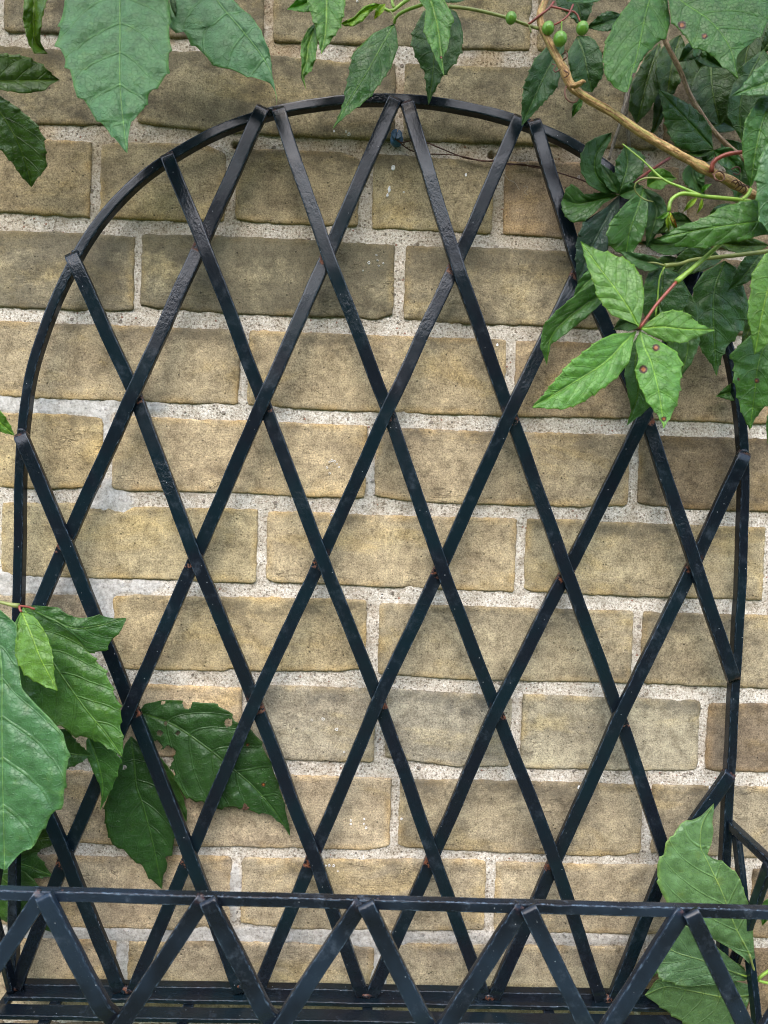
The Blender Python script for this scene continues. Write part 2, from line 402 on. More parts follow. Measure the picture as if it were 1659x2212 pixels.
# ---------------------------------------------------------------- the brick wall
# each course: list of (left px, right px) bricks, top edge samples, bottom edge samples
COURSES = [
 ([(8, 568), (592, 1147), (1165, 1712)], [(0, -92), (1659, -45)], [(50, 66), (110, 68), (595, 87), (774, 93), (1001, 102), (1145, 107), (1659, 128)]),
 ([(-278, 277), (296, 852), (874, 1424), (1440, 1990)], [(0, 99), (125, 107), (427, 111), (586, 119), (735, 133), (970, 141), (1145, 146), (1659, 170)],
   [(78, 266), (208, 268), (300, 262), (352, 270), (441, 279), (571, 289), (798, 300), (911, 303), (1080, 307), (1313, 317), (1424, 321), (1659, 335)]),
 ([(-70, 193), (217, 484), (510, 774), (807, 1065), (1092, 1466), (1489, 1752)],
   [(0, 298), (99, 301), (193, 307), (221, 311), (286, 307), (390, 310), (441, 312), (484, 330), (516, 320), (618, 324), (735, 328), (774, 343), (813, 332), (1059, 350), (1101, 349), (1247, 352), (1395, 361), (1463, 362), (1659, 376)],
   [(0, 455), (184, 467), (250, 469), (406, 477), (512, 472), (547, 478), (696, 484), (774, 486), (810, 491), (1063, 502), (1226, 514), (1466, 528), (1659, 540)]),
 ([(-278, 287), (305, 850), (876, 1424), (1440, 1990)],
   [(0, 498), (137, 502), (287, 511), (309, 506), (418, 508), (648, 517), (743, 523), (847, 529), (880, 531), (1080, 536), (1226, 543), (1424, 553), (1659, 566)],
   [(0, 661), (137, 667), (250, 671), (283, 667), (309, 659), (430, 673), (648, 681), (735, 684), (813, 688), (845, 678), (880, 688), (970, 697), (1188, 702), (1290, 708), (1424, 712), (1659, 724)]),
 ([(-56, 514), (537, 1091), (1115, 1668)],
   [(0, 694), (156, 700), (484, 711), (537, 714), (625, 717), (716, 720), (931, 729), (1087, 735), (1118, 737), (1290, 741), (1659, 754)],
   [(0, 854), (117, 860), (266, 864), (391, 870), (512, 872), (539, 874), (648, 881), (735, 886), (931, 892), (1079, 897), (1126, 898), (1359, 903), (1590, 912), (1659, 914)]),
 ([(-345, 219), (243, 790), (812, 1359), (1383, 1935)],
   [(0, 892), (125, 895), (219, 903), (243, 899), (318, 901), (426, 907), (539, 909), (618, 913), (774, 920), (864, 925), (1063, 933), (1188, 935), (1345, 940), (1419, 942), (1590, 947), (1659, 949)],
   [(0, 1052), (98, 1056), (179, 1052), (243, 1054), (270, 1059), (381, 1061), (540, 1065), (618, 1071), (778, 1075), (810, 1071), (876, 1081), (1001, 1087), (1080, 1089), (1254, 1094), (1352, 1091), (1380, 1084), (1411, 1092), (1534, 1101), (1659, 1104)]),
 ([(-580, -20), (3, 553), (577, 1113), (1137, 1652), (1675, 2230)],
   [(3, 1087), (163, 1088), (202, 1096), (325, 1096), (540, 1101), (579, 1105), (755, 1111), (852, 1115), (1009, 1119), (1110, 1121), (1143, 1122), (1254, 1124), (1296, 1128), (1488, 1134), (1652, 1141)],
   [(0, 1236), (29, 1241), (91, 1246), (189, 1248), (293, 1249), (456, 1256), (550, 1258), (573, 1248), (591, 1256), (735, 1262), (790, 1266), (931, 1271), (1106, 1279), (1130, 1271), (1149, 1277), (1324, 1286), (1499, 1291), (1652, 1296)]),
 ([(-340, 195), (243, 790), (819, 1366), (1389, 1940)],
   [(0, 1284), (176, 1287), (244, 1289), (293, 1287), (439, 1291), (540, 1292), (696, 1294), (790, 1297), (821, 1305), (892, 1307), (1009, 1310), (1188, 1316), (1364, 1321), (1391, 1323), (1659, 1331)],
   [(0, 1430), (244, 1435), (267, 1444), (358, 1447), (482, 1449), (498, 1445), (540, 1449), (735, 1449), (790, 1445), (815, 1455), (989, 1467), (1188, 1472), (1324, 1474), (1359, 1476), (1384, 1472), (1401, 1476), (1551, 1483), (1659, 1487)]),
 ([(-300, -35), (-12, 232), (255, 519), (542, 808), (834, 1102), (1128, 1510), (1530, 1796)],
   [(0, 1472), (325, 1480), (519, 1488), (575, 1482), (794, 1488), (837, 1489), (1040, 1502), (1102, 1505), (1129, 1501), (1324, 1509), (1509, 1516), (1530, 1520), (1659, 1522)],
   [(0, 1628), (383, 1635), (618, 1642), (798, 1647), (833, 1636), (989, 1656), (1080, 1655), (1132, 1660), (1275, 1662), (1429, 1665), (1495, 1664), (1523, 1660), (1537, 1666), (1659, 1668)]),
 ([(-310, 255), (277, 842), (863, 1387), (1411, 1960)],
   [(0, 1662), (148, 1668), (625, 1677), (841, 1683), (866, 1685), (1038, 1687), (1244, 1692), (1380, 1698), (1412, 1698), (1659, 1702)],
   [(0, 1814), (180, 1821), (240, 1825), (433, 1828), (594, 1830), (791, 1837), (834, 1828), (862, 1824), (876, 1831), (1041, 1840), (1220, 1847), (1324, 1850), (1380, 1843), (1410, 1843), (1659, 1854)]),
 ([(-64, 496), (522, 1047), (1071, 1600), (1627, 2180)],
   [(0, 1846), (169, 1852), (260, 1855), (351, 1850), (496, 1853), (523, 1857), (594, 1857), (719, 1858), (905, 1858), (1045, 1861), (1073, 1864), (1216, 1868), (1422, 1871), (1659, 1880)],
   [(0, 1998), (146, 2003), (313, 2007), (385, 2009), (480, 2007), (523, 1995), (560, 1999), (647, 2007), (898, 2010), (1070, 2010), (1254, 2016), (1384, 2018), (1659, 2026)]),
 ([(-310, 247), (276, 805), (836, 1373), (1391, 1940)],
   [(0, 2031), (91, 2029), (245, 2032), (279, 2037), (338, 2038), (432, 2034), (540, 2036), (805, 2048), (880, 2043), (1134, 2046), (1359, 2047), (1394, 2053), (1659, 2053)],
   [(0, 2193), (400, 2196), (805, 2199), (1390, 2206), (1659, 2209)]),
]
# tint and soot of single bricks, by course and index, vine shade tinted into top courses: (r, g, b, soot)
LOOK = {
 (0, 0): (.78, .76, .66, .66), (0, 1): (.82, .80, .68, .46), (0, 2): (.78, .76, .66, .52),
 (1, 0): (.74, .72, .60, .60), (1, 1): (.84, .82, .68, .62), (1, 2): (.82, .80, .66, .46), (1, 3): (.8, .74, .64, .45),
 (2, 0): (.98, .90, .72, .12), (2, 1): (.98, .92, .74, .22), (2, 2): (.93, .88, .72, .30), (2, 3): (1.0, .96, .78, .34), (2, 4): (.98, .86, .74, .25), (2, 5): (.85, .78, .68, .4),
 (3, 0): (.90, .88, .76, .74), (3, 1): (.86, .85, .72, .86), (3, 2): (.92, .89, .76, .62), (3, 3): (.85, .8, .7, .5),
 (4, 0): (1.06, 1.0, .85, .26), (4, 1): (1.12, 1.05, .88, .22), (4, 2): (1.02, .92, .78, .28),
 (5, 0): (1.08, 1.0, .78, .32), (5, 1): (1.18, 1.10, .92, .10), (5, 2): (1.08, 1.02, .88, .28), (5, 3): (.76, .70, .60, .48),
 (6, 1): (1.12, 1.08, .88, .16), (6, 2): (1.14, 1.08, .92, .15), (6, 3): (1.02, .99, .84, .24), (6, 4): (.95, .9, .8, .3),
 (7, 0): (.96, .93, .85, .25), (7, 1): (1.12, 1.06, .86, .30), (7, 2): (1.02, 1.0, .88, .30), (7, 3): (.97, .94, .82, .36),
 (8, 1): (1.2, 1.16, 1.02, .1), (8, 2): (1.3, 1.2, 1.02, .06), (8, 3): (1.02, 1.03, .98, .26), (8, 4): (.95, .98, .96, .36), (8, 5): (1.04, 1.06, .98, .28), (8, 6): (.72, .66, .60, .32),
 (9, 0): (1.18, 1.10, .98, .05), (9, 1): (1.20, 1.14, 1.02, .12), (9, 2): (1.0, .97, .86, .44), (9, 3): (.95, .93, .84, .34),
 (10, 0): (1.24, 1.16, 1.02, .16), (10, 1): (1.14, 1.10, .98, .26), (10, 2): (1.16, 1.12, 1.0, .18), (10, 3): (.8, .74, .64, .4),
 (11, 0): (1.22, 1.14, 1.0, .12), (11, 1): (1.12, 1.08, .98, .24), (11, 2): (1.12, 1.10, 1.0, .22), (11, 3): (.72, .64, .54, .4),
}

def wxz(px, py):
    p = at(px, py, 0.0); return p.x, p.z

def brick_mesh(name, left, right, topf, botf, seed, step=.0034):
    """front face grid with worn arrises; edges given in wall coordinates"""
    W = right-left; nu = max(10, int(W/step)); nv = 20
    def axis(n, L):
        e = .0012/L
        return np.r_[0, e*.5, e*1.4, np.linspace(e*2.6, 1-e*2.6, n), 1-e*1.4, 1-e*.5, 1]
    hgt = topf(.5*(left+right))-botf(.5*(left+right))
    U = axis(nu, W); V = axis(nv, hgt)
    uu, vv = np.meshgrid(U, V)
    x0 = left + W*uu
    tz = topf(x0); bz = botf(x0)
    z0 = bz + (tz-bz)*vv
    dl = uu*W; dr = (1-uu)*W; db = vv*hgt; dt = (1-vv)*hgt
    # ragged outline
    def edge(a, s): return .0006*fbm(a*110, a*0+s, 4, seed+s)*2 + .0006*fbm(a*420, a*0+s*3, 2, seed+9+s)*2
    fall = lambda d: np.exp(-d/.006)
    x = x0 + (edge(z0, 1)-.0005)*fall(dl) + (edge(z0, 2)+.0005)*fall(dr)
    z = z0 + (edge(x0, 3)-.0005)*fall(db) + (edge(x0, 4)+.0005)*fall(dt)
    # rounded corners in the outline
    rc = .0018 + .0022*_hash(np.array([seed]), np.array([1]), 5)[0]
    for (dx, dz, sx, sz) in ((dl, db, 1, 1), (dr, db, -1, 1), (dl, dt, 1, -1), (dr, dt, -1, -1)):
        a = np.clip(1-dx/rc, 0, 1); b = np.clip(1-dz/rc, 0, 1); k = a*b
        x = x + sx*k*rc*.22; z = z + sz*k*rc*.22
    dmin = np.minimum(np.minimum(dl, dr), np.minimum(db, dt))
    y = -.0002 + .0011*np.clip(1-dmin/.0016, 0, 1)**2
    y = y - .0012*fbm(x*22, z*30, 3, seed+31) - .0009*fbm(x*140, z*190, 3, seed+40)
    # spalled nicks along the arrises
    nick = np.clip(fbm(x*55, z*55, 2, seed+60)*2-.42, 0, 1)*np.clip(1-dmin/.006, 0, 1)
    y = y + .006*nick
    H, Wn = x.shape
    verts = np.stack([x, y, z], -1).reshape(-1, 3)
    idx = np.arange(H*Wn).reshape(H, Wn)
    faces = np.stack([idx[:-1, :-1], idx[:-1, 1:], idx[1:, 1:], idx[1:, :-1]], -1).reshape(-1, 4).tolist()
    loop = list(idx[0, :]) + list(idx[1:, -1]) + list(idx[-1, -2::-1]) + list(idx[-2:0:-1, 0])
    back = verts[loop].copy(); back[:, 1] = .03
    n0 = len(verts); verts = np.vstack([verts, back]); n = len(loop)
    faces += [(loop[i], n0+i, n0+(i+1) % n, loop[(i+1) % n]) for i in range(n)]
    rim = np.r_[dmin.ravel(), np.zeros(n)]; top = np.r_[vv.ravel(), np.full(n, .5)]
    return verts, faces, {'rim': rim, 'top': top}

wall = empty('brick_wall', (0, 0, 0))
tag(wall, 'weathered buff brick wall with wide pale mortar joints behind the iron trellis', 'wall')
PITCH_X, PITCH_Z = .2207, .0751
course_z = []
def interp_fn(samples):
    P = sorted(wxz(*s) for s in samples)
    X = np.array([p[0] for p in P]); Z = np.array([p[1] for p in P])
    return lambda x: np.interp(x, X, Z)
bricks_done = []
XMIN, XMAX = -.80, .80
for ci, (br, tp, bt) in enumerate(COURSES):
    tf, bf = interp_fn(tp), interp_fn(bt)
    zt = float(tf(0.0)); zb = float(bf(0.0)); course_z.append((zt, zb))
    ym = .5*(tp[len(tp)//2][1]+bt[len(bt)//2][1])
    spans = [(wxz(a, ym)[0], wxz(b, ym)[0]) for a, b in br]
    for k, (a, b) in enumerate(spans):
        bricks_done.append((a, b, tf, bf, LOOK.get((ci, k), (1, .96, .86, .25)), ci*31+k))
    jn = .0085; full = PITCH_X-jn
    x = spans[0][0]-jn; k = 50
    while x > XMIN:
        bricks_done.append((x-full, x, tf, bf, None, ci*31+k)); x -= PITCH_X; k += 1
    x = spans[-1][1]+jn; k = 70
    while x < XMAX:
        bricks_done.append((x, x+full, tf, bf, None, ci*31+k)); x += PITCH_X; k += 1
for s, zref in ((1, course_z[0][0]), (-1, course_z[-1][1])):
    for q in range(4):
        if s == 1: zb = zref+.0095+q*PITCH_Z; zt = zb+.0655
        else: zt = zref-.0095-q*PITCH_Z; zb = zt-.0655
        x = XMIN-.15+(.11 if q % 2 else 0); k = 0
        while x < XMAX:
            bricks_done.append((x, x+PITCH_X-.0085, lambda v, c=zt: np.zeros_like(v)+c, lambda v, c=zb: np.zeros_like(v)+c, None, 700+q*20+s*100+k)); x += PITCH_X; k += 1
for a, b, tf, bf, look, seed in bricks_done:
    vis = to_px((a, 0, .5*(float(tf(a))+float(bf(a)))))[0] < 1720 and to_px((b, 0, float(bf(b))))[0] > -60
    V, Fc, A = brick_mesh('brick', a, b, tf, bf, seed, .0034 if vis else .012)
    if look is None:
        rr = random.Random(seed); g = rr.uniform(.85, 1.1); look = (g, g*.95, g*.84, rr.uniform(.1, .5))
    look = tuple(1.02+(c-1.02)*1.2 for c in look[:3])+(look[3],)
    mesh_obj('brick', V, Fc, M_BRICK, wall, attrs=A, color=look)

# mortar: one sheet, a little behind the brick faces, with grit, drill holes and smeared repointing
def mortar():
    p00 = at(-120, -120, 0); p11 = at(1780, 2330, 0)
    xs = np.r_[np.linspace(-.95, p00.x-.004, 24), np.arange(p00.x, p11.x, .0016), np.linspace(p11.x+.004, .95, 24)]
    zs = np.r_[np.linspace(course_z[-1][1]-.31, p11.z-.004, 24), np.arange(p11.z, p00.z, .0016), np.linspace(p00.z+.004, course_z[0][0]+.31, 24)]
    X, Z = np.meshgrid(xs, zs)
    Y = .0022 - .0022*fbm(X*45, Z*60, 3, 5)*1.3 - .0013*fbm(X*260, Z*260, 3, 11)
    rep = np.zeros_like(X)
    for (cx, cy, rx, ry, s) in ((70, 872, 250, 22, 1), (218, 930, 26, 75, 1), (225, 1075, 60, 55, 1), (60, 1262, 280, 24, 1), (218, 1330, 30, 95, 1),
                                (400, 2022, 520, 16, .9), (820, 2030, 60, 22, 1), (820, 2100, 22, 60, 1), (505, 1930, 14, 70, .9), (262, 2090, 22, 60, .9),
                                (1130, 2028, 260, 14, .7), (600, 2022, 300, 16, .9), (800, 1035, 14, 40, .6)):
        c = at(cx, cy, 0); r1 = rx*.00039; r2 = ry*.00039
        d = ((X-c.x)/r1)**2+((Z-c.z)/r2)**2 + fbm(X*60, Z*60, 3, 77)*1.6
        rep = np.maximum(rep, s*np.clip((1.25-d)/.35, 0, 1))
    Y = Y - rep*.0014
    for (hx, hy, r) in ((1063, 331, .0025), (508, 311, .0023)):
        c = at(hx, hy, 0); d = np.hypot(X-c.x, Z-c.z)
        Y = Y + .016*np.clip((r-d)/.0012+.5, 0, 1) + .0012*np.clip(1-d/.008, 0, 1)*fbm(X*200, Z*200, 2, 3)*2
    ztop = at(830, 0, 0).z
    brown_top = np.clip((Z-(ztop-.30))/.20, 0, 1)
    H, W = X.shape; idx = np.arange(H*W).reshape(H, W)
    faces = np.stack([idx[:-1, :-1], idx[:-1, 1:], idx[1:, 1:], idx[1:, :-1]], -1).reshape(-1, 4)
    me = bpy.data.meshes.new('mortar')
    me.vertices.add(H*W); me.vertices.foreach_set('co', np.stack([X, Y, Z], -1).astype(np.float32).ravel())
    nf = len(faces); me.loops.add(nf*4); me.loops.foreach_set('vertex_index', faces.ravel().astype(np.int32))
    me.polygons.add(nf); me.polygons.foreach_set('loop_start', np.arange(0, nf*4, 4, dtype=np.int32))
    me.polygons.foreach_set('loop_total', np.full(nf, 4, dtype=np.int32))
    me.polygons.foreach_set('use_smooth', np.ones(nf, dtype=bool))
    me.update(calc_edges=True); me.validate()
    for k, v in (('repoint', rep), ('brown_top', brown_top)):
        a = me.attributes.new(k, 'FLOAT', 'POINT'); a.data.foreach_set('value', v.astype(np.float32).ravel())
    me.materials.append(M_MORTAR)
    o = bpy.data.objects.new('mortar', me); COL.objects.link(o); o.parent = wall
mortar()

# small white lime marks
def flecks():
    V = []; Fc = []
    def ring(px, py, r, solid=False, ex=1.0):
        c = at(px, py, 0); n = 12; b = len(V); rr = r*.00039
        jit = [1+.3*random.uniform(-1, 1) for _ in range(n)]
        for lvl, (k, y) in enumerate(((1.0, .0004), (.86, -.0007), (.62, -.0007), (.52, .0004))):
            for i in range(n):
                a = 2*math.pi*i/n; s = rr*k*jit[i]
                V.append((c.x+s*math.cos(a), y, c.z+ex*s*math.sin(a)))
        for l in range(3):
            for i in range(n): Fc.append((b+l*n+i, b+l*n+(i+1) % n, b+(l+1)*n+(i+1) % n, b+(l+1)*n+i))
        if solid: Fc.append(tuple(b+2*n+i for i in range(n)))
    for p in ((813, 551), (815, 563), (818, 574), (797, 568), (828, 569), (784, 585), (712, 998), (717, 995), (723, 997), (728, 1002), (732, 1009), (706, 1010), (712, 1023),
              (673, 1555), (698, 1553), (727, 1575), (744, 1624), (758, 1772), (758, 1780), (787, 1769), (791, 1788), (786, 1779), (867, 1769),
              (704, 1870), (711, 1869), (721, 1870), (730, 1882), (1250, 383), (747, 285), (754, 290), (792, 15), (772, 4), (716, 1113)):
        ring(p[0], p[1], 2.7+random.uniform(-.9, .9), False, random.uniform(.8, 1.25))
    for p in ((849, 362, 4.5, 1.5), (841, 410, 3.5, 2.2), (837, 422, 3, 1.3), (1006, 378, 3.3, 1.2), (872, 415, 2, 1), (1074, 745, 3, 1.2), (1251, 1701, 5, .8), (1256, 1699, 4, .7), (1533, 1701, 2.5, 1.2), (722, 284, 2.5, 1)):
        ring(p[0], p[1], p[2], True, p[3])
    o = mesh_obj('lime_flecks', V, Fc, M_FLECK, wall); tag(o, kind='stuff')
flecks()

# ---------------------------------------------------------------- iron planter with trellis back
def section(w, t, r):
    """rounded rectangle with a weight for edge wear and painted highlight; returns (side, out, edge) list"""
    S = []
    hw, ht = w/2, t/2
    for (sx, sy, a0) in ((1, 1, 0), (-1, 1, 90), (-1, -1, 180), (1, -1, 270)):
        for a in (0, 45, 90):
            an = math.radians(a0+a)
            S.append((sx*(hw-r)+r*math.cos(an), sy*(ht-r)+r*math.sin(an), 1.0))
        nx = (-1, 1) if (sx, sy) == (1, 1) else None
    out = []
    n = len(S)
    for i in range(0, n, 3):
        a, b, c = S[i], S[i+1], S[i+2]; d = S[(i+3) % n]
        out += [a, b, c]
        k = min(.35, .0011/max(1e-6, math.hypot(d[0]-c[0], d[1]-c[1])))
        out.append((c[0]+(d[0]-c[0])*k, c[1]+(d[1]-c[1])*k, .0))
        out.append((c[0]+(d[0]-c[0])*(1-k), c[1]+(d[1]-c[1])*(1-k), .0))
    return out

def sweep(pts, w, t, rnd=.00055, out=(0, -1, 0), rust=None, wob=.00025, seed=0, step=.006, caps=True):
    """sweep a rounded flat bar along 3-D points, keeping corners"""
    P = [Vector(p) for p in pts]; R = list(rust) if rust else [0.0]*len(P)
    Q = []; RR = []
    for i in range(len(P)-1):
        L = (P[i+1]-P[i]).length; n = max(1, int(L/step))
        for k in range(n):
            f = k/n; Q.append(P[i].lerp(P[i+1], f)); RR.append(R[i]*(1-f)+R[i+1]*f)
    Q.append(P[-1]); RR.append(R[-1])
    sec = section(w, t, rnd); ns = len(sec)
    V = []; E = []; RU = []; UV = []; s = 0; O = Vector(out)
    for i, p in enumerate(Q):
        T = (Q[min(i+1, len(Q)-1)]-Q[max(i-1, 0)]).normalized()
        S = T.cross(O).normalized(); N = S.cross(T).normalized()
        if i: s += (p-Q[i-1]).length
        q = p + S*wob*2*mn.noise(Vector((s*22+seed*3.1, seed*.7, 0))) + N*wob*mn.noise(Vector((s*30+seed*1.7, 9, 0)))
        kw = 1+.05*mn.noise(Vector((s*60, seed, 4)))
        for j, (a, b, e) in enumerate(sec):
            V.append(q+S*a*kw+N*b); E.append(e); RU.append(RR[i]); UV.append((a*1000+(20 if b > 0 else 0)+seed*17, s*1000))
    Fc = []
    for i in range(len(Q)-1):
        for j in range(ns):
            Fc.append((i*ns+j, i*ns+(j+1) % ns, (i+1)*ns+(j+1) % ns, (i+1)*ns+j))
    if caps:
        Fc.append(tuple(range(ns))[::-1]); Fc.append(tuple((len(Q)-1)*ns+j for j in range(ns)))
    return V, Fc, {'edge': E, 'rust': RU}, {'uv': UV}

def bar(name, parent, pts, w, t, mat=None, label=None, **kw):
    V, Fc, A, U = sweep(pts, w, t, **kw)
    o = mesh_obj(name, V, Fc, mat or M_IRON, parent, attrs=A, uv=U)
    if label: o['label'] = label
    return o

planter = empty('wall_planter', at(800, 2130, .02))
tag(planter, 'black wrought iron wall planter with arched lattice trellis back and basket below', 'planter')
HR, HL, AMP, TH, BW = .0140, .0217, .0029, .0054, .0107

RING = [(29, 2142), (30, 2000), (31, 1900), (36, 1600), (41, 1310), (45, 1090), (46, 960), (52, 885), (62, 810), (80, 752), (111, 669), (139, 604), (166, 545), (190, 505), (219, 462), (250, 430), (281, 402), (312, 374),
        (344, 351), (391, 322), (430, 300), (469, 281), (535, 255), (580, 240), (633, 231), (696, 222), (774, 215), (860, 212), (931, 219), (1009, 231), (1087, 250), (1126, 260), (1185, 281), (1220, 299), (1261, 325), (1321, 362),
        (1360, 396), (1405, 443), (1450, 502), (1492, 564), (1535, 640), (1563, 700), (1580, 765), (1591, 835), (1601, 900), (1607, 955), (1606, 1078), (1601, 1200), (1594, 1340), (1587, 1445), (1582, 1515), (1578, 1602), (1573, 1680), (1569, 1777), (1564, 1864), (1557, 2158)]
rp = cat_path([at(x, y, HR+.004) for x, y in RING], 600)
for _ in range(260): rp[1:-1] = (rp[:-2]+2*rp[1:-1]+rp[2:])/4      # one fair curve, as bent round a former
rp = [Vector(q) for q in rp[::2]]
bar('arch_frame', planter, rp, .0073, .0082, seed=3, step=.004, wob=.0003)

X1 = [(438, 520), (708, 550), (985, 570), (1252, 582)]
X2 = [(290, 848), (569, 868), (837, 885), (1101, 893), (1393, 897)]
X3 = [(143, 1172), (423, 1204), (696, 1204), (953, 1224), (1224, 1236), (1499, 1216)]
X4 = [(283, 1524), (551, 1515), (817, 1510), (1071, 1533), (1338, 1546)]
X5 = [(143, 1848), (411, 1846), (678, 1848), (936, 1848), (1199, 1860), (1441, 1862)]
# bars that fall to the right: start, crossings (row, point), end
DOWN = [
 [('s', 47, 945), (3, *X3[0]), (4, *X4[0]), (5, *X5[1]), ('e', 519, 2138)],
 [('s', 157, 556), (2, *X2[0]), (3, *X3[1]), (4, *X4[1]), (5, *X5[2]), ('e', 782, 2146)],
 [('s', 363, 342), (1, *X1[0]), (2, *X2[1]), (3, *X3[2]), (4, *X4[2]), (5, *X5[3]), ('e', 1046, 2150)],
 [('s', 602, 243), (1, *X1[1]), (2, *X2[2]), (3, *X3[3]), (4, *X4[3]), (5, *X5[4]), ('e', 1296, 2156)],
 [('s', 881, 228), (1, *X1[2]), (2, *X2[3]), (3, *X3[4]), (4, *X4[4]), (5, *X5[5]), ('e', 1548, 2160)],
 [('s', 1155, 268), (1, *X1[3]), (2, *X2[4]), (3, *X3[5]), ('e', 1584, 1462)],
 [('s', 40, 1615), (5, *X5[0]), ('e', 259, 2136)],
]
RISE = [
 [('s', 566, 240), (1, *X1[0]), (2, *X2[0]), (3, *X3[0]), ('e', 42, 1410)],
 [('s', 851, 220), (1, *X1[1]), (2, *X2[1]), (3, *X3[1]), (4, *X4[0]), (5, *X5[0]), ('e', 36, 2130)],
 [('s', 1120, 260), (1, *X1[2]), (2, *X2[2]), (3, *X3[2]), (4, *X4[1]), (5, *X5[1]), ('e', 289, 2138)],
 [('s', 1365, 402), (1, *X1[3]), (2, *X2[3]), (3, *X3[3]), (4, *X4[2]), (5, *X5[2]), ('e', 556, 2140)],
 [('s', 1498, 580), (2, *X2[4]), (3, *X3[4]), (4, *X4[3]), (5, *X5[3]), ('e', 803, 2146)],
 [('s', 1605, 985), (3, *X3[5]), (4, *X4[4]), (5, *X5[4]), ('e', 1066, 2150)],
 [('s', 1572, 1675), (5, *X5[5]), ('e', 1324, 2156)],
]
OVER = {1: 'D', 2: 'R', 3: 'D', 4: 'R', 5: 'D'}

def lattice(bars, which):
    for bi, B in enumerate(bars):
        pts = []; rust = []
        nb = len(B)
        W = []
        for q in B:
            if q[0] in ('s', 'e'): hh = HR+.0082+.0014
            else: hh = HL + (AMP if OVER[q[0]] == which else -AMP)
            W.append((at(q[1], q[2], hh), q))
        for k, (p, q) in enumerate(W):
            if q[0] in ('s', 'e'):
                sgn = 1 if q[0] == 's' else -1
                nx = W[k+sgn][0]; d = (nx-p).normalized()
                flat = p + d*.009; flat.y = p.y
                end = p - d*.0022 + Vector((0, .0018, 0))
                seq = [(end, .6), (p, .4), (flat, .0)] if sgn == 1 else [(flat, .0), (p, .4), (end, .6)]
            else:
                a = W[k-1][0]; c = W[k+1][0]
                d0 = (p-a).normalized(); d1 = (c-p).normalized()
                over = OVER[q[0]] == which
                u = .0115 if over else .0088
                p0 = p-d0*u; p1 = p+d1*u; p0.y = p.y; p1.y = p.y
                if over: seq = [(p0, .0), (p1, .0)]
                else: seq = [(p0-d0*.004, .0), (p0, .35), (p, .6), (p1, .85), (p1+d1*.0035, .0)]
            for s_ in seq: pts.append(s_[0]); rust.append(s_[1])
        bar('lattice_bar', planter, pts, BW, TH, seed=bi*7+(3 if which == 'D' else 50), rust=rust, wob=.00035, step=.005)
lattice(DOWN, 'D'); lattice(RISE, 'R')

def bead(parent, p, r, seed, rust=.7, sx=1.0, sz=1.0):
    V = []; Fc = []; n, m = 10, 7
    for i in range(m+1):
        th = math.pi*i/m
        for j in range(n):
            a = 2*math.pi*j/n
            d = Vector((math.sin(th)*math.cos(a)*sx, math.cos(th)*.7, math.sin(th)*math.sin(a)*sz))
            k = 1+.35*mn.noise(d*2.2+Vector((seed, 0, 0)))
            V.append(p+d*r*k)
    for i in range(m):
        for j in range(n): Fc.append((i*n+j, i*n+(j+1) % n, (i+1)*n+(j+1) % n, (i+1)*n+j))
    nv = len(V)
    mesh_obj('weld_bead', V, Fc, M_IRON, parent, attrs={'edge': [.6]*nv, 'rust': [rust]*nv}, uv={'uv': [(v.x*1000, v.z*1000) for v in V]})
for i, (x, y) in enumerate(((584, 238), (866, 222), (1137, 262), (163, 545), (366, 338), (47, 930), (1607, 975))):
    bead(planter, at(x, y, .0215), .0030, i*3.3, .3, 1.2, .8)
for i, (x, y) in enumerate(((273, 2138), (792, 2149), (1310, 2157), (26, 2133), (1058, 2152), (522, 2128))):
    bead(planter, at(x, y, .0245), .0036, i*2.1+40, .75, 1.5, 1)

# basket
HF = .145
base_l, base_r = at(29, 2128, HR+.004), at(1557, 2155, HR+.004)
ZF = .5*(base_l.z+base_r.z)
bar('base_rail', planter, [base_l, base_r], .0075, .0082, seed=61)
XL = at(31, 1760, .02).x; XR = at(1577, 1750, .02).x
def zline(px, py): return at(px, py, HF+.003).z
fl, fr = at(0, 1934, HF+.003), at(1659, 1977, HF+.003)
def front_z(x): return fl.z+(fr.z-fl.z)*(x-fl.x)/(fr.x-fl.x)
floor_z = lambda x: base_l.z+(base_r.z-base_l.z)*(x-base_l.x)/(base_r.x-base_l.x) - .002
# rail pieces between the zigzag tops
APEX = [(88, 1938), (436, 1943), (771, 1951), (1117, 1958), (1462, 1968)]
apx = [at(x, y, HF).x for x, y in APEX]; pitch = (apx[-1]-apx[0])/4
apx = [apx[0]-pitch] + apx + [apx[-1]+pitch]
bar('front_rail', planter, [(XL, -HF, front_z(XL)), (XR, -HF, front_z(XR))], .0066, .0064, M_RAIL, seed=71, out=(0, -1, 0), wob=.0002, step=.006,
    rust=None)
def clipped(pts, rust):
    """keep a front bar inside the two ends of the basket"""
    lo, hi = XL-.002, XR+.002
    if not lo < pts[1].x < hi: return None
    P, R = [pts[0]], [rust[0]]
    for a, b, q in zip(pts, pts[1:], rust[1:]):
        if lo <= b.x <= hi: P.append(b); R.append(q); continue
        f = ((hi if b.x > hi else lo)-a.x)/(b.x-a.x); P.append(a.lerp(b, f)); R.append(q); break
    return (P, R) if len(P) > 1 else None
zc = at(275, 2213, HF+.003).z; drop = front_z(at(275, 2213, HF).x)-zc
